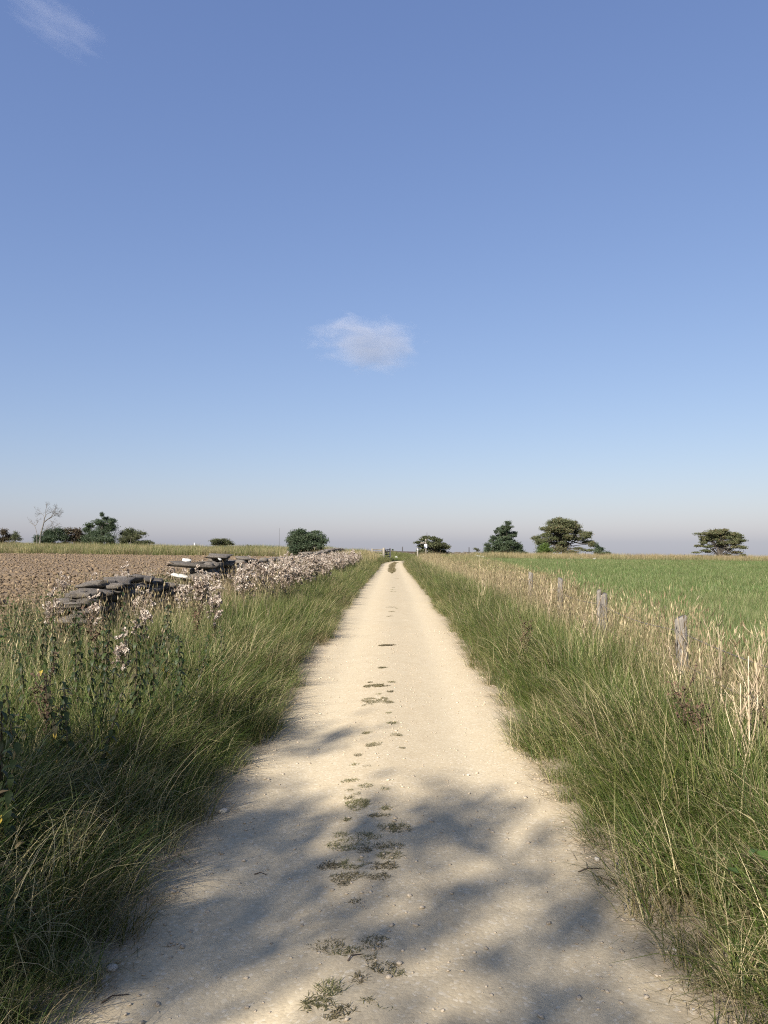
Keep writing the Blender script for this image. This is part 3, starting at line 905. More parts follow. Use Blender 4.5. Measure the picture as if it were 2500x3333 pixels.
extra(wf_root, WSTONE, (WALL_X - .28, 18.75, b + 1.17), (.10, .10, .04), (.1, .2, .4), 'pale_stone')['label'] = 'bleached white stone on the broken wall end'
extra(wf_root, WSTONE, (WALL_X - .33, 18.42, b + .80), (.20, .12, .05), (.0, .25, .2), 'pale_stone')['label'] = 'bleached white slab low in the broken wall end'
extra(wf_root, WSTONE, (WALL_X + .2, 20.2, b + 1.17), (.04, .09, .016), (.3, .3, .6), 'pale_stone')['label'] = 'thin white flake on top of the wall'

# low overgrown wall across the head of the track and the field wall on the right skyline
def far_wall(label, pts, hgt, thick, name='dry_stone_wall', mat=M_STONE, st=(.5, .9)):
    P = np.array(pts, float); root_loc = (P[0][0], P[0][1], gz(*P[0]))
    mb = MB(); g = random.Random(len(pts))
    R_ = resample(P, .5)
    for i, (x, y) in enumerate(R_):
        zb = gz(x, y); z = 0; h = hgt * (.8 + .4 * float(vnoise(np.array([i * .21]), np.array([.5]), 95)[0]))
        while z < h:
            t = g.uniform(.16, .26); V, F = STONE_NP[g.randrange(8)]
            scl = np.array([g.uniform(*st) / 2, thick / 2, t / 2 * 1.15])
            a = math.atan2(P[-1][1] - P[0][1], P[-1][0] - P[0][0])
            mb.add((V * scl) @ rot_xyz(0, g.uniform(-.1, .1), a + g.uniform(-.1, .1)).T + np.array([x, y, zb + z + t / 2]) - np.array(root_loc), None, F)
            z += t
    o = tag(obj(name, mb.mesh(name, [mat]), None, root_loc), label, 'stone wall')
    return o
far_wall('low tumbled stone wall crossing behind the gate at the end of the track', [(-24, 101), (-6, 100.5), (9, 101.5)], .42, .45, st=(.3, .6))
far_wall('low dark field wall along the skyline behind the right-hand trees', [(13, 178), (50, 180), (96, 182)], .75, .6)

# ------------------------------------------------------------------ plants as individuals
def arc(p0, az, th0, bend, L, n=6):
    P = [np.array(p0, float)]
    for i in range(n):
        th = th0 + bend * (i + .5) / n
        P.append(P[-1] + L / n * np.array([math.sin(th) * math.cos(az), math.sin(th) * math.sin(az), math.cos(th)]))
    return np.array(P)

def fluff_ball(mb, p, r, rnd):
    n = 9
    for k in range(n):
        d = np.array([random.gauss(0, 1), random.gauss(0, 1), random.gauss(.5, 1)]); d /= np.linalg.norm(d)
        u = np.cross(d, [.3, .5, .8]); u /= np.linalg.norm(u)
        w = r * random.uniform(.35, .6); q = np.array(p)
        u2 = np.cross(d, u)
        mb.add([q, q + d * r * .7 + u * w, q + d * r * 1.15, q + d * r * .7 - u * w, q + d * r * .7 + u2 * w, q + d * r * .7 - u2 * w],
               [(0, 1, 2, 3), (0, 4, 2, 5)], None, 1, min(1, max(0, rnd + random.uniform(-.25, .25))))

def make_thistle(seed):
    random.seed(seed)
    st, lf, fl = MB(), MB(), MB()
    for k in range(random.choice((2, 3, 3))):
        az = random.random() * 6.283; H = random.uniform(.72, 1.0)
        P = arc((random.uniform(-.08, .08), random.uniform(-.08, .08), 0), az, .05, random.uniform(.05, .3), H, 7)
        st.tube(P, np.linspace(.006, .003, len(P)), 5)
        for i in range(1, 7):
            for q in range(2):
                leaf(lf, P[i] + np.array([0, 0, random.uniform(-.05, .05)]), random.random() * 6.283, random.uniform(.0, .7), random.uniform(.07, .14), .32, random.random())
        for q in range(random.randint(6, 9)):
            i = random.randint(4, 7); a2 = random.random() * 6.283
            B = arc(P[i], a2, random.uniform(.3, .8), -.5, random.uniform(.08, .22), 3)
            st.tube(B, np.linspace(.0028, .0018, len(B)), 4)
            for h in range(random.randint(2, 4)):
                fluff_ball(fl, B[-1] + np.array([random.gauss(0, .03), random.gauss(0, .03), random.gauss(.005, .024)]), random.uniform(.020, .034), random.random())
    return st.mesh('thistle_stem', [M_STEM]), lf.mesh('thistle_foliage', [M_OLIVE]), fl.mesh('thistle_fluff', [M_FLUFF])
THISTLE = [make_thistle(500 + k) for k in range(5)]

def add_thistle(x, y, s, label, group=None, parts=True):
    t = thing('thistle', label, 'thistle', (x, y, gz(x, y) - .01), random.random() * 6.283, group)
    t.scale = (s, s, s)
    st, lf, fl = random.choice(THISTLE)
    obj('stem', st, t); obj('foliage', lf, t)['kind'] = 'stuff'; obj('seed_fluff', fl, t)['kind'] = 'stuff'
    return t
random.seed(11)
for px, py, d, s, lb in ((690, 1975, 9.6, .82, 'big fluffy pale thistle head standing alone in front of the wall gap'),
                         (455, 2035, 8.2, .78, 'seeding thistle low in the grass just right of the near wall end'),
                         (300, 1985, 10.0, .80, 'seeding thistle directly in front of the near wall end'),
                         (188, 1955, 10.6, .86, 'small seeding thistle left of the near wall end'),
                         (385, 2190, 6.6, .62, 'single shaded thistle head among the dark nettles')):
    add_thistle((px - 1275) * d / FPX, d, s, lb)
x, y = region(5.6, 10.5, 50, lambda y: np.full_like(y, -4.35), lambda y: np.interp(y, [10, 13, 17, 24, 50], [-2.9, -2.3, -1.95, -1.9, -1.9]), 0)
k = rng.random(len(x)) < np.clip((2.9 * fbm(x * .75, y * .5, 97) - .75) * (1 - .45 * sstep(26, 40, y)), 0, 1)
k &= ~((y < 17) & (x < -3.5) & (rng.random(len(x)) < .75))
for xi, yi in list(zip(x[k], y[k]))[:290]:
    band = ('between the near wall end and the jutting slabs' if yi < 17.5 else 'in front of the jutting wall slabs' if yi < 24 else
            'in the dense drift before the middle of the long wall' if yi < 36 else 'in the farthest drift towards the gate')
    add_thistle(xi, yi, random.uniform(.74, 1.08) * (.82 if xi < -3.1 and yi < 26 else 1), 'fluffy brown-white seeding thistle ' + band, 'seeding thistles ' + band)
for i in range(16):
    yi = random.uniform(13.5, 24); xi = random.uniform(-7.0, -5.4)
    add_thistle(xi, yi, random.uniform(.85, 1.1), 'seeding thistle behind the stone wall at the edge of the ploughed soil', 'thistles on the field side of the wall')

def make_nettle(seed, H=(.75, 1.05), droop=.9, pairs=17, size=.115, lean=.25):
    random.seed(seed)
    st, lf = MB(), MB()
    L = random.uniform(*H); az = random.random() * 6.283
    P = arc((0, 0, 0), az, random.uniform(0, .12), random.uniform(.05, lean), L, 9)
    st.tube(P, np.linspace(.0055, .0025, len(P)), 5)
    spots = []
    for i in range(pairs):
        f = .12 + .88 * i / (pairs - 1)
        j = f * 9; i0 = min(8, int(j)); p = P[i0] + (P[i0 + 1] - P[i0]) * (j - i0)
        a = az + i * math.pi / 2
        for q in (0, math.pi):
            s = size * (1.15 - .65 * f) * random.uniform(.75, 1.2)
            leaf(lf, p, a + q + random.uniform(-.3, .3), random.uniform(-.5, .3), s, .40, random.random(), .3, droop)
            if f > .45:      # hanging seed tassels
                leaf(lf, p, a + q + 1.2, -.9, s * .7, .22, .98, .1, .6)
        spots.append((p, a))
    return st.mesh('nettle_stem', [M_STEM]), lf, spots
def nettle_proto(seed, mat, **kw):
    st, lf, sp = make_nettle(seed, **kw)
    return st, lf.mesh('nettle_foliage', [mat]), sp
mbY = MB(); leaf(mbY, (0, 0, 0), 0, -.1, .062, .5, .5, .3, .6)
YLEAF = mbY.mesh('yellow_leaf', [M_YELLOW])
NET = [nettle_proto(600 + k, M_NETTLE) for k in range(5)]
NETF = [nettle_proto(620 + k, M_FRESHNETTLE, H=(.7, .95), droop=.5, size=.13) for k in range(4)]
def add_nettle(x, y, s, label, group, protos, yellow=0, lean=(0, 0)):
    t = thing('nettle', label, 'nettle', (x, y, gz(x, y) - .01), random.random() * 6.283, group)
    t.scale = (s, s, s); t.rotation_euler = (lean[0], lean[1], t.rotation_euler.z)
    st, lf, sp = random.choice(protos)
    obj('stem', st, t); obj('foliage', lf, t)['kind'] = 'stuff'
    for q in range(yellow):
        p, a = random.choice(sp[2:10])
        obj('yellow_leaf', YLEAF, t, tuple(p), (random.uniform(-.3, .3), random.uniform(.2, .9), a + .8 + random.uniform(-.5, .5)), [random.uniform(.7, 1.2)] * 3)
    return t
random.seed(12)
add_nettle(-2.55, 6.4, 1.13, 'tallest dark nettle stalk reaching up towards the near wall end', None, NET, 0)
add_nettle(-2.25, 6.0, 1.0, 'dark nettle stalk just right of the tallest one', None, NET, 1)
add_nettle(-1.95, 4.6, .92, 'nettle with bright yellow leaves in the shaded left corner', None, NET, 5)
for i in range(66):
    d = random.uniform(3.0, 8.4); xm = .51 * d + .3
    x_ = -random.uniform(1.7, max(1.8, min(3.9, xm)))
    nb = 'in the shaded lower left corner' if d < 4.6 else 'in the middle of the left thicket' if d < 6.4 else 'at the back of the left thicket towards the wall'
    add_nettle(x_, d, random.uniform(.72, 1.02), 'dark drooping nettle stalk ' + nb, 'dark nettles ' + nb, NET,
               random.choice((0, 0, 1, 2)), (random.uniform(-.12, .12), random.uniform(-.1, .25)))
for i in range(40):
    d = random.uniform(8.6, 14.5); x_ = -random.uniform(max(4.0, .47 * d - 1.2) if d < 11.3 else 5.15, .51 * d + .4)
    add_nettle(x_, d, random.uniform(.7, 1.0), 'fresh green nettle in the clump left of the near wall end', 'green nettles beside the wall', NETF, random.choice((0, 0, 1)))

def make_dead_stalk(seed, H):
    random.seed(seed)
    mb = MB(); br = []
    az = random.random() * 6.283
    P = arc((0, 0, -.03), az, random.uniform(.0, .08), random.uniform(-.1, .15), H, 8)
    mb.tube(P, np.linspace(.0065, .0032, len(P)), 6)
    for q in range(random.randint(4, 6)):
        i = random.randint(2, 7); a2 = random.random() * 6.283
        B = arc(P[i], a2, random.uniform(.3, .55), random.uniform(-.35, -.1), H * random.uniform(.25, .5), 5)
        m2 = MB(); m2.tube(B, np.linspace(.004, .0022, len(B)), 5)
        for w in range(random.randint(2, 5)):
            c = arc(B[-1 - (w > 2)], random.random() * 6.283, random.uniform(.3, .8), 0, random.uniform(.05, .14), 2)
            m2.tube(c, np.linspace(.002, .0012, len(c)), 4)
        br.append(m2.mesh('branch', [M_DRYSTALK]))
    return mb.mesh('stalk', [M_DRYSTALK]), br
random.seed(13)
STK = [make_dead_stalk(700 + k, h) for k, h in enumerate((.98, .85, .72, .9, .8))]
for i, (px, d, k, s, lb) in enumerate(((2420, 4.5, 0, .92, 'tall bleached forked stalk standing in front of the others at right'),
        (2445, 4.75, 1, 1.0, 'bleached stalk close behind the tall forked one'),
        (2395, 4.65, 2, 1.0, 'thin brown stalk left of the tall forked one'),
        (2335, 6.2, 3, 1.05, 'straight pale stalk midway between post and forked stalks'),
        (2470, 5.4, 3, .98, 'dead branched stalk at the right picture edge'),
        (2190, 6.0, 4, .95, 'leaning pale stalk in front of the near fence post'),
        (2480, 6.4, 0, .95, 'dead stalk below the wire at the right edge'),
        (1925, 8.8, 1, 1.0, 'dead stalk in front of the middle fence post'),
        (1790, 11.5, 4, 1.1, 'dead stalk left of the farthest clear post'),
        (1565, 16.0, 0, 1.0, 'white forked stalk in the straw beyond the posts'))):
    x_ = (px - 1275) * d / FPX
    t = thing('dead_stalk', lb, 'dry plant', (x_, d, gz(x_, d)), i * 1.3)
    t.scale = (s, s, s)
    obj('stem', STK[k][0], t)
    for bm_ in STK[k][1]:
        obj('branch', bm_, t)

def make_dock(seed):
    random.seed(seed); st, sd = MB(), MB()
    P = arc((0, 0, 0), random.random() * 6.28, .05, .15, .62, 7); st.tube(P, np.linspace(.005, .003, len(P)), 5)
    arms = [P[2:]]
    for q in range(6):
        B = arc(P[random.randint(2, 6)], random.random() * 6.28, .55, -.35, random.uniform(.14, .28), 4); st.tube(B, np.linspace(.003, .002, len(B)), 4); arms.append(B)
    for A_ in arms:
        for j in range(len(A_) * 7):
            i = random.randrange(len(A_) - 1); p = A_[i] + (A_[i + 1] - A_[i]) * random.random()
            p = p + np.array([random.gauss(0, .012), random.gauss(0, .012), random.gauss(0, .012)])
            leaf(sd, p, random.random() * 6.28, random.uniform(-1, 1), random.uniform(.015, .03), .6, random.random(), .2, .2)
    return st.mesh('dock_stem', [M_STEM]), sd.mesh('dock_seed', [M_DOCK])
DOCK = [make_dock(720 + k) for k in range(3)]
for i, (px, d, s, lb) in enumerate(((2205, 5.1, 1.0, 'rusty brown dock seed spike in the grass below the near post'), (2285, 4.7, .85, 'brown dock seed spike right of the rusty one'),
        (2455, 4.9, .9, 'brown dock seed head low behind the forked stalks'), (1710, 9.0, 1.05, 'dark brown dock spike on the right verge in middle distance'),
        (640, 9.4, 1.1, 'dark brown dock spike left of the lone thistle head'), (330, 7.2, 1.25, 'brown dock spike among the nettles at left'),
        (160, 4.8, 1.1, 'shaded brown dock spike near the left picture edge'))):
    x_ = (px - 1275) * d / FPX
    t = thing('dock_plant', lb, 'dock', (x_, d, gz(x_, d)), i * 1.1); t.scale = (s, s, s)
    obj('stem', DOCK[i % 3][0], t); obj('seed_spike', DOCK[i % 3][1], t)['kind'] = 'stuff'

# leafy trailing weed at the lower right edge: every leaf its own piece
mbL = MB(); leaf(mbL, (0, 0, 0), 0, .1, .085, .62, .7, .2, .5); BLEAF = mbL.mesh('bindweed_leaf', [M_FRESHNETTLE])
c0 = (1.52, 3.05, gz(1.52, 3.05))
t = thing('bindweed', 'trailing weed with pale heart-shaped leaves and one yellow leaf, lower right', 'weed', c0)
ms = MB(); ms.tube(arc((0, 0, 0), 2.4, .2, 1.0, .42, 6), .0025, 5); ms.tube(arc((0, 0, 0), .4, .3, .8, .36, 6), .0025, 5); obj('stem', ms.mesh('stem', [M_GREENSTEM]), t)
random.seed(5)
for i in range(9):
    obj('leaf', BLEAF, t, (random.uniform(-.2, .12), random.uniform(-.12, .1), random.uniform(.24, .40)), (random.uniform(-.4, .4), random.uniform(-.2, .8), random.uniform(2, 5.5)), [random.uniform(.7, 1.2)] * 3)
obj('yellow_leaf', YLEAF, t, (-.02, -.12, .28), (.3, .7, 4.2), (1.2, 1.2, 1.2))

# ------------------------------------------------------------------ grass tufts along the crown of the track
TUFTS = []      # photo pixels: x, y, w, h
for x_, y_, w_, h_ in ((480, 190, 200, 80), (690, 170, 220, 90), (950, 180, 250, 75), (650, 280, 320, 75), (930, 280, 170, 60), (600, 345, 110, 45), (710, 495, 100, 35),
        (470, 880, 260, 110), (620, 925, 240, 80), (860, 855, 260, 110), (950, 1060, 210, 90), (1085, 1105, 110, 60), (750, 1160, 130, 100), (490, 1250, 200, 140),
        (370, 1370, 280, 130), (600, 1430, 170, 100), (525, 1500, 100, 55), (720, 1600, 130, 45), (830, 1350, 80, 45), (990, 1420, 70, 45), (850, 980, 120, 60)):
    TUFTS.append((900 + x_ * .3617, 2733 + y_ * .3617, w_ * .3617, h_ * .3617))
for x_, y_, w_, h_ in ((485, 1105, 230, 80), (750, 1115, 160, 50), (760, 1175, 150, 50), (595, 1140, 80, 40), (800, 995, 180, 60), (440, 1045, 90, 35), (590, 1040, 100, 30), (660, 1055, 80, 40),
        (670, 915, 90, 25), (735, 910, 40, 20), (480, 940, 40, 25), (740, 868, 75, 25), (555, 840, 150, 75), (490, 800, 60, 20), (540, 775, 50, 18), (600, 720, 90, 22), (500, 685, 100, 18),
        (495, 750, 50, 12), (735, 740, 50, 14), (525, 582, 35, 12), (610, 592, 40, 10), (548, 518, 45, 16), (650, 448, 90, 25), (610, 370, 50, 16), (810, 385, 60, 25), (785, 304, 60, 14),
        (757, 237, 35, 8), (610, 188, 60, 18), (660, 150, 140, 38), (755, 165, 60, 20), (675, 58, 125, 20), (632, 35, 25, 6), (775, 33, 35, 8), (690, 113, 30, 8), (770, 97, 30, 10), (850, 470, 30, 8)):
    TUFTS.append((900 + x_ * .482, 2200 + y_ * .482, w_ * .482, h_ * .482))
for x_, y_, w_, h_ in ((390, 830, 60, 15), (395, 790, 30, 6), (370, 980, 90, 10), (380, 1025, 60, 12), (425, 992, 25, 6), (420, 700, 60, 26)):
    TUFTS.append((1150 + x_ * .3315, 1650 + y_ * .3315, w_ * .3315, h_ * .3315))
for x_, y_, w_, h_ in ((835, 1392, 30, 4), (848, 1273, 10, 4), (842, 1330, 14, 3), (826, 1440, 16, 3)):
    TUFTS.append((x_ * 1.507, y_ * 1.507, w_ * 1.507, h_ * 1.507))

def on_track(px, py):
    """where the pixel's ray meets the track surface"""
    d = 4.0
    for _ in range(60):
        z = tzs((px - 1275) * d / FPX, d)
        d = .5 * d + .5 * (CAM_H - z) * FPX / (py - 1765)
    return (px - 1275) * d / FPX, d
M_TUFT = plant_mat('tuft_grass', [(0, (.095, .092, .036)), (.5, (.165, .150, .062)), (1, (.27, .22, .11))], [(0, (.15, .11, .05)), (1, (.34, .27, .14))], .25, False)
BIG = {1: 'straggling tuft with yellow-green tips in the front row of track patches', 7: 'broad low grass mat, left half of the nearest large patch', 9: 'ragged grass mat, right half of the nearest large patch',
       12: 'dead brown tuft on the track below the large patch', 13: 'dark green thick tuft nearest the camera', 14: 'flat dark tuft at the foot of the nearest thick one', 15: 'yellowish tuft right of the nearest thick one',
       21: 'wide yellow-green patch on the left of the track crown', 25: 'dense round dark tuft on the right of the track crown', 33: 'lone mid-size tuft where the shade begins', 43: 'small round tuft at the edge of the tree shade',
       49: 'broad sunlit tuft halfway down the track', 51: 'long flat sunlit tuft beyond the broad one', 10: 'green tuft below right of the nearest large mat', 3: 'long thin sparse mat behind the front tufts'}
for i, (px, py, w, h) in enumerate(TUFTS):
    x_, d = on_track(px, py)
    rx = max(.03, w * d / FPX / 2 * 1.25)
    ry = min(.5, max(.02, h * d * d / (FPX * CAM_H) / 2 * 1.1), rx * 1.4)
    n = int(np.clip(math.pi * rx * ry * 21000, 40, 1400)) if d < 12 else 100
    u = np.sqrt(rng.random(n)); a = rng.random(n) * 6.283
    jag = .7 + .5 * vnoise(a * 1.1 + i, np.zeros(n), 98)
    bx, by = rx * u * jag * np.cos(a), ry * u * jag * np.sin(a)
    kp = vnoise(bx * 22 + i * 7, by * 22, 99) > .22
    bx, by = bx[kp], by[kp]
    wd = (.0025, .005) if d < 8 else (.005, .010)
    mb = MB()
    blades(mb, len(bx), 0, (.014, .028 if i not in (13, 25) else .040), wd, (.95, 1.5), (-.3, .3), 2, base=np.stack([bx, by], -1), rnd=(0, .6) if i in (13, 14, 25) else ((.5, 1) if i in (12, 3) else (0, 1)))
    V = mb.V[0]; V[:, 2] += tz(V[:, 0] + x_, V[:, 1] + d) - tzs(x_, d) - .001
    big = BIG.get(i)
    tag(obj('grass_tuft', mb.mesh('grass_tuft', [M_TUFT]), None, (x_, d, tzs(x_, d))), big or 'small sparse grass tuft in the dotted line along the track crown', 'grass tuft', None if big else 'small tufts along the middle of the track')
mb = MB(); n = 3800
yy = rng.uniform(43, 74, n); xx = rng.normal(0, .17, n) + .02 + track_x(yy)
kp = np.abs(xx - track_x(yy)) < .32 * (.4 + fbm(yy * .35, np.zeros(n) + .3, 101)) * sstep(42, 48, yy)
blades(mb, int(kp.sum()), 0, (.05, .12), (.012, .02), (.2, .9), (.1, .8), 2, base=np.stack([xx[kp], yy[kp] - 44], -1))
mb.V[0][:, 2] += tz(mb.V[0][:, 0], mb.V[0][:, 1] + 44) - tzs(0, 44)
tag(obj('grass_strip', mb.mesh('grass_strip', [M_TUFT]), None, (0, 44, tzs(0, 44))), 'continuous green strip down the middle of the track near the gate', 'grass strip')

# ------------------------------------------------------------------ single stones and twigs on the track
TST = [rock_mesh('track_stone', [M_LIME_STONE], 400 + k, 2, (1, .8, .62), .45, .35) for k in range(5)]
for i, (px, py, w, lb) in enumerate(((382, 3130, 36, 'pale angular stone at the left track edge in the foreground'), (365, 3178, 15, 'small round stone just below the pale angular one'),
        (733, 2633, 27, 'rounded brown stone lying on the left side of the track in shade'), (530, 2947, 11, 'small stone on the shaded left part of the track'), (425, 3090, 9, 'tiny stone above the pale angular one'),
        (1930, 2778, 18, 'white stone at the right grass edge beside the twigs'), (2044, 2966, 13, 'white pebble on the sunlit right edge'), (2174, 3061, 14, 'bright white stone tucked into the right grass edge'),
        (2230, 3245, 12, 'round pebble low on the right edge'), (2200, 3220, 10, 'small pebble beside the round one on the right edge'), (1926, 2748, 10, 'small white chip in the right grass edge'),
        (1980, 2868, 9, 'white chip below the twigs on the right'), (1506, 2513, 8, 'left of two white chips in the right wheel track'), (1520, 2513, 9, 'right of two white chips in the right wheel track'),
        (1290, 2742, 9, 'pebble at the foot of the sunlit track tufts'))):
    x_, d = on_track(px, py); r = w * d / FPX / 2
    tag(obj('stone', TST[i % 5], None, (x_, d, max(tzs(x_, d), gz(x_, d)) + r * .35), (0, 0, i * 1.7), (r, r, r)), lb, 'stone')
random.seed(31)
for i, (px, py, L, a, lb) in enumerate(((1870, 2818, .13, .4, 'thin bent twig at the right track edge'), (1925, 2830, .16, -1.0, 'forked twig against the right grass edge'), (1135, 3100, .07, .9, 'short straight twig beside the nearest large tuft patch'),
        (835, 2830, .06, .1, 'short dark twig on the left of the track'), (350, 3235, .09, .7, 'curved twig near the lower left stones'))):
    x_, d = on_track(px, py); mb = MB()
    P = np.array([(0, 0, .004), (L * .45, .01, .008), (L, -.012, .004)])
    mb.tube(P, (.003, .0025, .0015), 5)
    if i < 2: mb.tube(np.array([P[1], P[1] + (.03, .045, .008)]), (.002, .001), 4)
    tag(obj('twig', mb.mesh('twig', [M_TWIG]), None, (x_, d, tzs(x_, d)), (0, 0, a)), lb, 'twig')

# ------------------------------------------------------------------ wire fence on the right
def post_mesh(name, w, h, mat, seed, slant=.02, sides=10):
    g = np.random.default_rng(seed); mb = MB()
    zs = np.concatenate([np.linspace(-.3, h - .02, 7), [h]])
    ang = np.linspace(0, 2 * np.pi, sides, endpoint=False)
    V = []
    prof = w / 2 * (.92 + .13 * g.random(sides))
    for i, z in enumerate(zs):
        r = prof * (1 + .03 * g.normal(size=sides)) * (.86 if i == len(zs) - 1 else 1)
        zz = z + (slant * np.cos(ang) if i >= len(zs) - 2 else 0)
        V.append(np.stack([r * np.cos(ang), r * np.sin(ang) * .9, np.broadcast_to(zz, (sides,))], -1))
    V = np.vstack(V + [np.array([[0, 0, h - .004]])]); Q = []; T = []
    for i in range(len(zs) - 1):
        for k in range(sides):
            k2 = (k + 1) % sides; Q.append((i * sides + k, i * sides + k2, (i + 1) * sides + k2, (i + 1) * sides + k))
    b = (len(zs) - 1) * sides
    for k in range(sides): T.append((b + k, b + (k + 1) % sides, len(V) - 1))
    mb.add(V, Q, T)
    return mb.mesh(name, [mat])
FPOST = [(2.86, 7.6, .97, .118, .02, 'nearest weathered fence post with wire stapled to it'), (3.02, 11.0, .98, .115, -.02, 'middle weathered fence post with a split pale top'),
         (3.10, 14.3, 1.05, .115, .05, 'third fence post back, leaning slightly, among brown stems'), (3.20, 17.9, 1.02, .115, .03, 'low fence post nearly hidden in straw beyond the third')]
wire_pts = [(2.66, 4.1, gz(2.66, 4.1) + .80)]
for i, (x_, d, h, w, ln, lb) in enumerate(FPOST):
    zb = gz(x_, d)
    t = thing('fence_post', lb, 'fence post', (x_, d, zb)); t.rotation_euler = (random.uniform(-.02, .02), -ln, i)
    obj('shaft', post_mesh('post_shaft', w, h, M_WOOD, 800 + i), t)
    mbs = MB(); 
    for zz in (.84, .55): mbs.tube(np.array([(-w / 2 - .004, -.012, zz), (-w / 2 - .010, 0, zz), (-w / 2 - .004, .012, zz)]), .002, 5)
    obj('staple', mbs.mesh('staple', [M_WIRE]), t)
    if i == 1: obj('shaft', post_mesh('post_shaft', .075, h + .05, M_WOOD, 830), t, (-.09, .05, 0), (0, .05, 0))
    wire_pts.append((x_ - w / 2 - .005, d, zb + .84))
zb = gz(2.66, 4.1)
t = thing('fence_post', 'fence post beyond the right picture edge holding the wire', 'fence post', (2.66 + .07, 4.1, zb)); obj('shaft', post_mesh('post_shaft', .13, .95, M_WOOD, 840), t)
wire_pts.append((3.3, 24, gz(3.3, 24) + .8))
for dz, lb in ((0, 'upper rusty barbed wire strand strung between the fence posts'), (-.29, 'lower rusty barbed wire strand strung between the fence posts')):
    mb = MB(); P = []; o0 = np.array(wire_pts[0]); barbs = []
    for a_, b_ in zip(wire_pts[:-1], wire_pts[1:]):
        for s_ in np.linspace(0, 1, 14, endpoint=False):
            p = np.array(a_) * (1 - s_) + np.array(b_) * s_; p[2] += dz - .05 * math.sin(math.pi * s_); P.append(p - o0)
    P = np.array(P); mb.tube(P, .003, 4)
    for q in resample(P[: 14 * 3], .13):
        for s_ in (-1, 1):
            mb.tube(np.array([q + (0, 0, -.010), q + (.009 * s_, .006, .011)]), .0013, 3)
    tag(obj('barbed_wire', mb.mesh('barbed_wire', [M_WIRE]), None, tuple(o0)), lb, 'barbed wire', 'barbed wire strands')

# ------------------------------------------------------------------ gate, sign posts
def square_post(t, w, h, mat, name='shaft', loc=(0, 0, 0), top=.05):
    mb = MB(); mb.box((0, 0, h / 2 - .2), (w, w, h + .4), None, bev=.012)
    V = mb.V[0]; k = V[:, 2] > h - .03; V[k, 2] += top * (1 - np.hypot(V[k, 0], V[k, 1]) / w)
    return obj(name, mb.mesh(name, [mat]), t, loc)
GY = 78.0
gx0 = -.83
t = thing('gate_post', 'stout pale wooden gate post on the left at the end of the track', 'gate post', (gx0, GY, gz(gx0, GY)))
square_post(t, .21, 1.34, M_PALEWOOD)
mb = MB(); mb.box((.12, 0, 1.05), (.05, .06, .05), None); mb.box((.12, 0, .35), (.05, .06, .05), None); obj('hinge', mb.mesh('hinge', [M_DARKSHADEWOOD]), t)
t = thing('rail_fence', 'short wooden rail fence running left from the gate post', 'fence', (-1.95, GY, gz(-1.95, GY)))
for zz in (.30, .58, .86, 1.12):
    mb = MB(); mb.box((.50, .02, zz), (1.0, .045, .10), None, bev=.006); obj('rail', mb.mesh('rail', [M_PALEWOOD]), t)
square_post(t, .14, 1.22, M_PALEWOOD, 'post', (-.05, .1, 0), .02)
ga, gb = np.array((-.66, 78.25)), np.array((-.16, 81.1)); gd = gb - ga; gl = float(np.linalg.norm(gd)); gang = math.atan2(gd[1], gd[0])
t = thing('field_gate', 'wooden five-bar gate swung open beside the track end, shade painted in its dark colour', 'gate', (ga[0], ga[1], gz(*ga)), gang)  # shade of the side turned from the sun is put into the gate's colour
for zz in (.22, .46, .70, .94, 1.16):
    mb = MB(); mb.box((gl / 2, 0, zz), (gl - .1, .04, .085), None, bev=.006); obj('bar', mb.mesh('bar', [M_DARKSHADEWOOD]), t)
for xx_, hh in ((.05, 1.28), (gl - .04, 1.2), (gl / 2, 1.16)):
    mb = MB(); mb.box((xx_, .045, hh / 2 + .08), (.10, .05, hh), None, bev=.006); obj('stile', mb.mesh('stile', [M_DARKSHADEWOOD]), t)
mb = MB(); mb.tube(np.array([(.08, -.04, 1.1), (gl * .5, -.04, .25)]), .035, 4); obj('brace', mb.mesh('brace', [M_DARKSHADEWOOD]), t)
t = thing('gate_post', 'dark shutting post standing behind the open gate', 'gate post', (-.18, 82.2, gz(-.18, 82.2))); square_post(t, .18, 1.25, M_DARKSHADEWOOD)

sx, sy = 3.55, 80.0
t = thing('signpost', 'wooden fingerpost with white notice board in front of the round thorn bush', 'signpost', (sx, sy, gz(sx, sy)))
mb = MB(); mb.box((0, 0, 1.05), (.10, .10, 2.5), None, bev=.01); obj('pole', mb.mesh('pole', [M_PALEWOOD]), t)
mb = MB(); mb.add(np.array([(-.06, -.06, 1.80), (-.50, -.06, 1.80), (-.60, -.06, 1.87), (-.50, -.06, 1.94), (-.06, -.06, 1.94), (-.06, -.02, 1.80), (-.50, -.02, 1.80), (-.60, -.02, 1.87), (-.50, -.02, 1.94), (-.06, -.02, 1.94)]),
                  [(0, 1, 6, 5), (1, 2, 7, 6), (2, 3, 8, 7), (3, 4, 9, 8), (4, 0, 5, 9), (0, 4, 3, 1), (5, 6, 8, 9)], [(1, 3, 2), (6, 7, 8)])
obj('finger', mb.mesh('finger', [M_PALEWOOD]), t)
mb = MB(); mb.box((-.03, -.30, 2.12), (.04, .58, .15), None, bev=.006); obj('finger', mb.mesh('finger', [M_PALEWOOD]), t)
mb = MB(); mb.box((-.02, -.075, 1.55), (.30, .02, .42), None, bev=.004); obj('notice_board', mb.mesh('notice_board', [M_WHITE]), t)['label'] = 'blank white notice board'
t = thing('marker_post', 'short wooden waymark post with a white plate left of the signpost', 'post', (2.52, 75, gz(2.52, 75)))
square_post(t, .12, 1.32, M_PALEWOOD)
mb = MB(); mb.box((0, -.07, 1.18), (.10, .012, .18), None, bev=.003); obj('plate', mb.mesh('plate', [M_WHITE]), t)

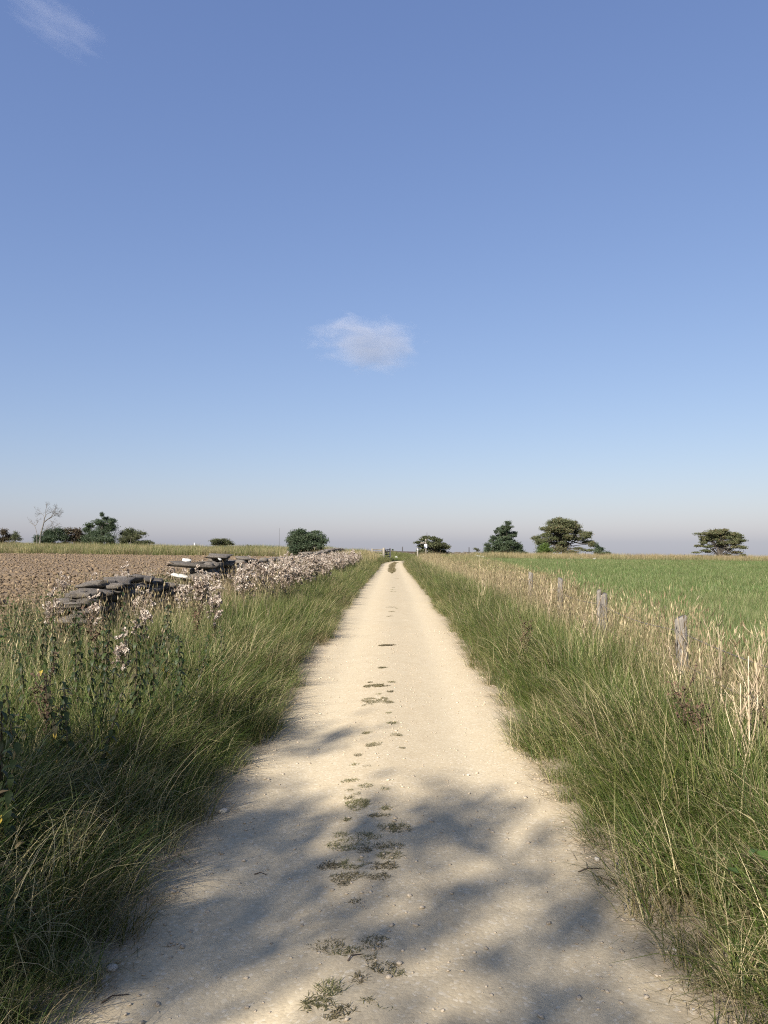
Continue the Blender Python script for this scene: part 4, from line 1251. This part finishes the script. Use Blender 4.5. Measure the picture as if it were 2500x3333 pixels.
for i, (px, d, h, lb) in enumerate(((632, 119, .95, 'small white post at the far field edge left of the low bush'), (1310, 103, 1.05, 'thin post above the wall beyond the track end'), (1526, 118, 1.3, 'lone leaning post left of the pointed dark tree'))):
    x_ = (px - 1275) * d / FPX
    t = thing('post', lb, 'post', (x_, d, gz(x_, d))); t.scale = (1, 1, 1)
    obj('shaft', post_mesh('post_shaft', .14, h + .35, M_WHITE if i == 0 else M_DARKSHADEWOOD, 850 + i), t)
SKYP = post_mesh('post_shaft', .16, 1.35, M_DARKSHADEWOOD, 860)
for i, px in enumerate(range(1718, 2490, 46)):
    d = 181.5; x_ = (px - 1275) * d / FPX
    o = obj('skyline_post', SKYP, None, (x_, d, gz(x_, d)), (random.uniform(-.05, .05), random.uniform(-.08, .08), i), (1, 1, random.uniform(.9, 1.1)))
    tag(o, 'thin fence post in the row on the skyline wall behind the right-hand trees', 'fence post', 'fence posts on the right skyline')
FST = rock_mesh('bleached_stone', [M_WHITESTONE], 450, 2, (1, .8, .6), .4, .3)
for i, (px, d, r, lb) in enumerate(((1556, 91, .34, 'largest white stone in the straw left of the pointed tree'), (1571, 90.5, .24, 'white stone just right of the largest one in the straw'), (1852, 89, .16, 'white stone in the straw below the broad hawthorn'),
        (1888, 88.5, .20, 'white stone left of the small round bush'), (1933, 89, .22, 'white stone at the foot of the small round bush'), (1290, 89, .22, 'white rock on the green bank beyond the track'))):
    x_ = (px - 1275) * d / FPX
    tag(obj('pale_rock', FST, None, (x_, d, gz(x_, d) + r * .3 + (.25 if i < 5 else .1)), (0, .2, i), (r, r, r)), lb, 'stone')

# ------------------------------------------------------------------ trees
def leaves_in(mb, c, r, n, ls, seed, base=.5, flat=0.0):
    g = np.random.default_rng(seed)
    v = g.normal(size=(n, 3)); v /= np.linalg.norm(v, axis=1)[:, None]
    rad = g.random(n) ** (1 / 2.4) * (.72 + .62 * g.random(n) ** 3)
    p = v * rad[:, None]
    # thin out in clumps so that sky shows between
    kk = vnoise(p[:, 0] * 3.1 + seed, p[:, 2] * 3.1 + p[:, 1] * 2.3, seed) > .30
    p = p[kk] * np.asarray(r) + np.asarray(c); n = len(p)
    nrm = g.normal(size=(n, 3)); nrm[:, 2] += flat * np.sign(g.normal(size=n)); nrm /= np.linalg.norm(nrm, axis=1)[:, None]
    a = np.cross(nrm, g.normal(size=(n, 3))); a /= np.linalg.norm(a, axis=1)[:, None] + 1e-9
    b_ = np.cross(nrm, a); s = ls * g.uniform(.5, 1.15, n)[:, None]
    V = np.stack([p - a * s * .55, p + b_ * s * .32, p + a * s * .55, p - b_ * s * .32], 1).reshape(-1, 3)
    i = np.arange(n) * 4
    rv = np.clip(base + g.normal(0, .22, n), 0, 1)
    mb.add(V, np.stack([i, i + 1, i + 2, i + 3], -1), None, 1, np.repeat(rv, 4))

def tree(name, label, cat, crop, d, lobes, mat, trunk, bark=M_BARK, dens=1.0, ls=.16, tr=.14, twigs=5, flat=0.0, depth=.85, group=None, spikes=(), fill=()):
    """crop = (scale, ox, oy) of the photo detail in which the crown's clumps (x, y, rx, ry) and trunk path were read off"""
    sc, ox, oy = crop; m = d / FPX / sc
    bx = (ox + trunk[0][0] / sc - 1275) * d / FPX
    base = np.array([bx, d, gz(bx, d) - .05])
    W = lambda cx, cy, dy=0: np.array([(ox + cx / sc - 1275) * d / FPX, d + dy, CAM_H - (oy + cy / sc - 1765) * d / FPX]) - base
    t = thing(name, label, cat, tuple(base), 0, group)
    tb, cr = MB(), MB()
    seed = int(d * 7 + lobes[0][0]); g = random.Random(seed)
    path = [np.zeros(3)] + [W(*q) for q in trunk[1:]]
    tp = np.array([path[0] - (0, 0, .3)] + path + [path[-1] + (0, 0, .25)])
    tp = resample(tp, .15)
    tb.tube(tp, np.linspace(tr, tr * .5, len(tp)), 7)
    if 'hawthorn' not in name:      # leafy to the ground
        yb = (1765 + (CAM_H - base[2]) * FPX / d - oy) * sc
        x0_, x1_ = min(a[0] - a[2] * .6 for a in lobes), max(a[0] + a[2] * .6 for a in lobes)
        yl = sorted(a[1] for a in lobes)[-max(1, len(lobes) // 3)]
        k_ = max(3, int((x1_ - x0_) / max(30, (yb - yl) * .8)))
        lobes = tuple(lobes) + tuple((x0_ + (x1_ - x0_) * (i + .5) / k_, yl + (yb - yl) * .55, (x1_ - x0_) / k_ * .62, (yb - yl) * (.36 if i in (0, k_ - 1) else .5)) for i in range(k_))
    for q, (cx, cy, rx, ry, nf) in enumerate(fill):     # loose leaf clusters spread through the dome
        for k in range(nf):
            a_ = g.random() * 6.283; r_ = math.sqrt(g.random())
            lobes = tuple(lobes) + ((cx + rx * r_ * math.cos(a_), cy - abs(ry * r_ * math.sin(a_)), g.uniform(28, 62), g.uniform(16, 30)),)
    grow = 1.2 if 'hawthorn' in name else 1.03
    for j, (cx, cy, rx, ry) in enumerate(lobes):
        rx, ry = rx * grow, ry * grow
        dy = g.uniform(-1, 1) * depth * max(q[2] for q in lobes) * m * 1.1
        c = W(cx, cy, dy); R3 = np.array([rx * m, max(rx, ry) * m * depth, ry * m])
        n = int(dens * 2600 * (R3[0] * R3[2]) ** .85 / (ls / .16) ** 2)
        leaves_in(cr, c, R3, max(60, n), ls, seed + j * 13, g.uniform(.3, .7), flat)
        q0 = path[min(len(path) - 1, 1 + j % max(1, len(path) - 1))] if len(path) > 1 else np.array([0, 0, .3])
        mid = q0 * .45 + c * .55 + np.array([0, 0, -.12 * np.linalg.norm(c - q0)])
        s = np.linspace(0, 1, 8)[:, None]
        L = (1 - s) ** 2 * q0 + 2 * s * (1 - s) * mid + s ** 2 * c
        tb.tube(L, np.linspace(tr * .26, .014, 8), 5, cap=False)
        for w in range(twigs):
            v = np.array([g.gauss(0, 1), g.gauss(0, .6), g.gauss(.1, .8)]); v /= np.linalg.norm(v)
            e = c + v * R3 * g.uniform(.95, 1.2)
            tb.tube(np.array([c, c * .5 + e * .5 + (0, 0, -.04), e]), (.02, .014, .008), 4, cap=False)
    for (cx0, cy0, cx1, cy1) in spikes:
        tb.tube(np.array([W(cx0, cy0), W((cx0 + cx1) / 2 + 3, (cy0 + cy1) / 2), W(cx1, cy1)]), (.03, .025, .012), 4)
    obj('trunk', tb.mesh('trunk', [bark]), t); obj('crown', cr.mesh('crown', [mat]), t)
    return t

CR = (3.687, 1550, 1660); CH = (4.74, 2150, 1690); CL = (3.19, 0, 1620); CM = (4.1475, 600, 1740); CB = (2.37, 550, 1650); CS = (6.636, 1200, 1720); CV = (3.016, 1150, 1650)
tree('hawthorn_tree', 'broad spreading hawthorn with layered brownish-green crown right of the pointed tree', 'tree', CR, 110,
     ((1000, 135, 110, 38), (1130, 150, 90, 40), (900, 165, 80, 40), (1050, 190, 170, 45), (1200, 200, 80, 40), (850, 225, 70, 30), (930, 215, 90, 40), (1230, 260, 90, 35), (1120, 245, 80, 35), (770, 330, 85, 28),
      (860, 300, 80, 30), (760, 380, 70, 22), (1290, 320, 70, 28), (1250, 350, 70, 22), (1330, 385, 55, 25), (1000, 310, 60, 32), (870, 400, 80, 35), (950, 470, 90, 45), (1060, 460, 70, 45), (800, 460, 80, 40),
      (1100, 505, 90, 30), (1290, 480, 80, 18), (1200, 460, 60, 16), (760, 505, 70, 28), (980, 250, 60, 30)), M_HAW, ((1040, 560), (1040, 430), (1020, 330), (1090, 300)), tr=.3, flat=.6, dens=1.0, fill=((1035, 420, 330, 300, 46), (1035, 300, 280, 190, 26)))
tree('green_bush', 'bright green bush under the left side of the broad hawthorn', 'bush', CR, 107, ((820, 430, 70, 45), (800, 470, 90, 50), (850, 500, 90, 40), (760, 510, 60, 30)), M_LIME, ((820, 560), (820, 480)), tr=.06)
tree('pointed_tree', 'dark pointed leafy tree between the signpost and the broad hawthorn', 'tree', CR, 112,
     ((360, 160, 45, 32), (350, 215, 62, 40), (350, 280, 90, 45), (250, 260, 32, 28), (455, 280, 40, 30), (330, 340, 105, 40), (200, 330, 42, 28), (230, 400, 105, 42), (380, 400, 115, 45), (130, 420, 55, 26),
      (300, 460, 180, 45), (480, 440, 65, 32), (540, 440, 38, 22), (150, 480, 60, 32), (450, 480, 90, 38), (510, 490, 45, 24)), M_DARKLEAF, ((340, 560), (345, 420), (350, 260)), tr=.2, dens=1.2, fill=((330, 520, 230, 190, 26), (350, 420, 110, 260, 20)))
tree('round_bush', 'small dark round bush right of the broad hawthorn', 'bush', CR, 104, ((1450, 430, 30, 38), (1480, 470, 65, 45), (1490, 530, 95, 40), (1420, 500, 50, 40), (1560, 520, 42, 28)), M_DARKLEAF, ((1490, 590), (1480, 500)), tr=.07, twigs=9)
tree('hawthorn_tree', 'lone flat-topped hawthorn at the far right with trunks and sky showing through', 'tree', CH, 98,
     ((850, 190, 120, 36), (700, 215, 110, 28), (600, 225, 75, 20), (960, 215, 130, 38), (1080, 230, 80, 32), (830, 260, 140, 32), (1000, 270, 140, 36), (1150, 290, 85, 36), (1220, 350, 50, 45), (700, 320, 75, 28),
      (640, 360, 60, 22), (600, 410, 65, 18), (680, 420, 75, 22), (640, 480, 80, 18), (580, 512, 65, 14), (700, 500, 55, 16), (1000, 350, 95, 30), (1120, 360, 85, 30), (1100, 420, 105, 28), (1180, 430, 65, 26),
      (1050, 470, 75, 20), (1130, 510, 105, 24), (1190, 550, 58, 18), (1010, 545, 55, 16), (620, 570, 55, 16)), M_HAW, ((900, 690), (885, 560), (850, 420), (935, 400)), tr=.2, flat=.6, dens=1.0, twigs=6, fill=((895, 430, 340, 260, 34), (895, 340, 330, 170, 30)), spikes=((760, 170, 735, 138), (830, 160, 815, 125)))
tree('low_bush', 'low olive bush under the lone flat-topped hawthorn', 'bush', CH, 97, ((780, 600, 85, 36), (850, 610, 60, 34), (720, 615, 50, 25)), M_OLIVE, ((790, 680), (790, 620)), tr=.05)
tree('brown_bush', 'brownish bush cut by the left picture edge on the skyline', 'bush', CL, 122, ((20, 360, 50, 45), (45, 410, 50, 40), (-60, 380, 70, 55), (15, 430, 60, 30)), M_BROWNLEAF, ((20, 520), (20, 400)), tr=.1)
tree('thin_bush', 'thin see-through grey-green bush beside the brownish one on the left', 'bush', CL, 122, ((120, 380, 45, 40), (160, 405, 55, 32), (190, 430, 40, 20), (110, 430, 50, 25)), M_OLIVE, ((140, 520), (140, 420)), tr=.07, dens=.5, twigs=16)
tree('dark_bush', 'dark green bush at the foot of the bare dead tree', 'bush', CL, 121, ((360, 420, 55, 42), (430, 400, 60, 55), (520, 370, 85, 55), (600, 350, 75, 50), (560, 420, 120, 42), (480, 440, 90, 35), (640, 410, 60, 50), (330, 450, 40, 25)), M_DARKLEAF, ((500, 530), (500, 430)), tr=.12, dens=1.2)
tree('brown_bush', 'reddish-brown bush between the dark bush and the tall hedge tree', 'bush', CL, 122, ((700, 350, 75, 42), (790, 345, 65, 42), (720, 420, 110, 50), (830, 420, 80, 48), (800, 390, 60, 40)), M_BROWNLEAF, ((760, 530), (760, 430)), tr=.12, dens=1.1)
tree('hedge_tree', 'tallest dense green tree of the left skyline group with a pointed tip', 'tree', CL, 122,
     ((1050, 172, 26, 28), (1060, 215, 48, 30), (1030, 255, 88, 40), (920, 290, 58, 38), (890, 330, 50, 35), (1050, 310, 125, 55), (1150, 240, 55, 32), (1190, 255, 32, 18), (1130, 300, 70, 50), (1050, 380, 145, 60), (960, 390, 80, 60), (1090, 430, 130, 45)),
     M_DARKLEAF, ((1050, 530), (1050, 400), (1055, 260)), tr=.2, dens=1.2, spikes=((990, 230, 980, 205), (1190, 250, 1225, 262)))
tree('olive_bush', 'rounded olive bush right of the tall hedge tree', 'bush', CL, 122, ((1260, 370, 78, 38), (1370, 340, 55, 32), (1380, 380, 105, 48), (1300, 430, 130, 45), (1440, 410, 58, 34), (1480, 370, 28, 16)), M_OLIVE, ((1350, 530), (1350, 420)), tr=.1, dens=1.2)
tree('low_bush', 'low straggling bush ending the left skyline group', 'bush', CL, 121, ((1530, 460, 55, 26), (1450, 465, 60, 25), (1580, 470, 25, 12)), M_OLIVE, ((1500, 530), (1500, 470)), tr=.05)
tree('flat_bush', 'small flat-topped bush alone on the skyline beyond the ploughed field', 'bush', CM, 120, ((500, 70, 115, 26), (430, 90, 78, 32), (580, 100, 78, 32), (500, 120, 135, 36), (400, 128, 60, 22), (610, 130, 50, 18)), M_OLIVE, ((500, 220), (500, 140)), tr=.09, dens=1.3, twigs=9, flat=.4)
tree('tiny_shrub', 'tiny bare shrub on the skyline right of the small flat bush', 'bush', CM, 119, ((850, 150, 18, 16), (890, 150, 16, 14)), M_OLIVE, ((870, 210), (868, 165)), tr=.04, dens=.4, twigs=9)
tree('rounded_bush', 'dense dark two-lobed bush above the far end of the stone wall', 'bush', CB, 96, ((990, 200, 66, 28), (1000, 240, 78, 48), (1090, 230, 85, 38), (1160, 240, 58, 42), (1050, 280, 125, 42), (950, 280, 46, 32), (1190, 270, 36, 32), (1130, 300, 85, 28), (1040, 310, 90, 30)), M_DARKLEAF, ((1060, 400), (1060, 290)), tr=.14, dens=1.1, twigs=12, fill=((1060, 330, 165, 150, 22),))
tree('thorn_bush', 'spiky rounded thorn bush behind the signpost', 'bush', CS, 92,
     ((1250, 190, 110, 40), (1380, 220, 115, 50), (1180, 240, 105, 34), (1080, 300, 105, 36), (1500, 260, 105, 45), (1300, 320, 170, 65), (1450, 350, 190, 75), (1560, 380, 150, 65), (1630, 330, 60, 34), (1150, 380, 115, 45), (1250, 430, 180, 55), (1500, 460, 200, 50), (1680, 400, 95, 55)),
     M_OLIVE, ((1400, 620), (1400, 420)), tr=.12, dens=1.5, twigs=14, flat=.5, spikes=((1255, 170, 1258, 80), (1100, 290, 950, 335), (1150, 210, 1105, 190)))
tree('thin_bush', 'small sparse shrub left of the pointed tree', 'bush', CV, 106, ((1205, 412, 32, 14), (1225, 425, 25, 14)), M_OLIVE, ((1215, 470), (1213, 430)), tr=.05, dens=.5, twigs=12)
tree('dark_shrub', 'small black-looking shrub peeping over the far wall beside the gate', 'bush', CS, 108, ((520, 462, 20, 18), (515, 472, 16, 12)), M_DARKLEAF, ((520, 560), (520, 480)), tr=.04, dens=2)

def dead_tree(label, crop, d, base_px, stems, depth_levels, r0):
    sc, ox, oy = crop
    W = lambda cx, cy, dy=0: np.array([(ox + cx / sc - 1275) * d / FPX, d + dy, CAM_H - (oy + cy / sc - 1765) * d / FPX])
    b0 = W(*base_px); b0[2] = gz(b0[0], b0[1]) - .1
    t = thing('dead_tree', label, 'tree', tuple(b0)); g = random.Random(41)
    tb, br = MB(), MB()
    def grow(p, v, L, r, lev):
        n = 4; P = [p]
        for i in range(n):
            v = v + np.array([g.gauss(0, .16), g.gauss(0, .16), g.gauss(.04, .12)]); v /= np.linalg.norm(v)
            P.append(P[-1] + v * L / n)
        br.tube(np.array(P), np.linspace(r, r * .6, n + 1), 5 if lev > 1 else 4, cap=False)
        if lev <= 0: return
        for k in range(3 if lev > 1 else 4):
            q = P[g.randint(2, n)]; w = v + np.array([g.gauss(.12, .55), g.gauss(0, .5), g.gauss(.02, .45)]); w /= np.linalg.norm(w)
            grow(q, w, L * g.uniform(.55, .8), r * .6, lev - 1)
    for pts, r, lev, Lb in stems:
        P = np.array([b0 if i == 0 and q is None else W(*q) for i, q in enumerate(pts)]) - b0
        P = resample(P, .12); tb.tube(P, np.linspace(r, r * .45, len(P)), 7)
        if lev:
            v = P[-1] - P[-4]; v /= np.linalg.norm(v)
            for k in range(3): grow(P[-1 - k * 3], v + np.array([g.gauss(.1, .4), g.gauss(0, .4), g.gauss(.1, .3)]), Lb, r * .4, lev)
    obj('trunk', tb.mesh('trunk', [M_PALEBARK]), t); obj('branches', br.mesh('branches', [M_PALEBARK]), t)
dead_tree('bare leaning dead tree with a windswept twiggy head on the left skyline', CL, 120, (400, 470),
          (((None, (407, 380), (428, 300), (442, 245)), .17, 0, 0), (((440, 252), (475, 225), (515, 195)), .10, 4, 1.15), (((440, 255), (442, 215), (465, 170)), .085, 4, 1.0),
           (((425, 385), (455, 340), (510, 315)), .06, 3, .8), (((500, 235), (530, 250), (540, 280)), .04, 3, .6)), 4, .17)
dead_tree('small bare dead tree with crooked twigs left of the leaning one', CL, 120, (372, 470),
          (((None, (368, 370), (355, 320), (340, 285)), .07, 0, 0), (((340, 288), (318, 270), (300, 255)), .04, 3, .45), (((345, 295), (365, 270), (377, 240)), .04, 3, .4)), 3, .07)

# transmitter mast far away
mx, md = (909 - 1275) * 2500 / FPX, 2500.0; zt = CAM_H + 47.0; zb = gz(mx, md)
t = thing('radio_mast', 'thin distant radio mast on the horizon left of the two-lobed bush', 'mast', (mx, md, zb))
H = zt - zb; legs = [(.75 * math.cos(a), .75 * math.sin(a)) for a in (0, 2.094, 4.189)]
for lx, ly in legs:
    mb = MB(); mb.tube(np.array([(lx, ly, 0), (lx, ly, H)]), .14, 5); obj('leg', mb.mesh('leg', [M_DARKSHADEWOOD]), t)
mb = MB()
for i in range(int(H / 3)):
    for k in range(3):
        a_, b_ = legs[k], legs[(k + 1) % 3]
        mb.tube(np.array([(a_[0], a_[1], i * 3), (b_[0], b_[1], i * 3 + 3)]), .05, 3)
c = obj('lattice', mb.mesh('lattice', [M_DARKSHADEWOOD]), t)

# ------------------------------------------------------------------ roadside tree behind the viewpoint: it throws the dappled shade
def shade_tree():
    g = random.Random(77)
    S0 = np.array([-2.25, 2.35, 0]); hc = 9.5
    cen = S0 + np.array([TO_SUN.x, TO_SUN.y, TO_SUN.z]) * (hc / TO_SUN.z)
    base = np.array([cen[0] - .6, cen[1] - .5, 0]); base[2] = gz(base[0], base[1]) - .05
    t = thing('roadside_tree', 'leafy roadside tree behind the viewpoint, outside the picture, shading the foreground', 'tree', tuple(base))
    tb, cr = MB(), MB()
    P = np.array([(0, 0, -.2), (.05, .02, 2.2), (.2, .1, 4.6), (.3, .2, 7.0)]); P = resample(P, .3)
    tb.tube(P, np.linspace(.24, .14, len(P)), 9)
    for i in range(56):
        v = np.array([g.gauss(0, 1), g.gauss(0, 1), g.gauss(0, 1)]); v /= np.linalg.norm(v)
        c = cen - base + v * np.array([3.3, 3.3, 2.0]) * g.random() ** .45
        r = g.uniform(.45, .85)
        leaves_in(cr, c, np.array([r, r, r * .6]), 190, .15, 900 + i, .5)
        s = np.linspace(0, 1, 8)[:, None]; q0 = P[-1 - g.randrange(5)]
        L = (1 - s) ** 2 * q0 + 2 * s * (1 - s) * (q0 * .4 + c * .6 + (0, 0, .2)) + s ** 2 * c
        tb.tube(L, np.linspace(.06, .012, 8), 5, cap=False)
    obj('trunk', tb.mesh('trunk', [M_BARK]), t); obj('crown', cr.mesh('crown', [M_OLIVE]), t)
shade_tree()

# ------------------------------------------------------------------ clouds
def cloud(label, px, py, d, size, tilt, dens, seed, scale):
    import bmesh
    bm = bmesh.new(); bmesh.ops.create_icosphere(bm, subdivisions=3, radius=1.0)
    me = bpy.data.meshes.new('cloud'); bm.to_mesh(me); bm.free()
    m, nd, lk, out = new_mat('cloud_vapour')
    tc = nd.new('ShaderNodeTexCoord')
    ln = nd.new('ShaderNodeVectorMath'); ln.operation = 'LENGTH'; lk.new(tc.outputs['Object'], ln.inputs[0])
    mp = nd.new('ShaderNodeMapping'); mp.inputs['Location'].default_value = (seed * 3.1, seed * 1.7, seed); mp.inputs['Scale'].default_value = scale
    lk.new(tc.outputs['Object'], mp.inputs[0])
    n1 = noise(nd, lk, 1.5, 6, .62, mp.outputs[0], .6)
    f = mth(nd, lk, 'SUBTRACT', mth(nd, lk, 'MULTIPLY_ADD', n1, 2.6, -.65), mth(nd, lk, 'POWER', ln.outputs['Value'], 1.6))
    f = mth(nd, lk, 'MULTIPLY', f, 2.0, clamp=True)
    pv = nd.new('ShaderNodeVolumePrincipled'); pv.inputs['Color'].default_value = (.96, .97, 1, 1); pv.inputs['Anisotropy'].default_value = .1
    lk.new(mth(nd, lk, 'MULTIPLY', f, dens), pv.inputs['Density'])
    lk.new(pv.outputs[0], out.inputs['Volume'])
    me.materials.append(m)
    tag(obj('cloud', me, None, pw(px, py, d), (0, tilt, 0), size), label, 'cloud')
cloud('small ragged white cloud alone in the sky above the track end', 1195, 1112, 2000, (180, 70, 96), .12, .0095, 4, (1.3, 1.0, 1.9))
cloud('faint white wisp in the top left corner of the sky', 150, 25, 2000, (190, 80, 80), .5, .0013, 9, (1.2, 1.0, 2.6))
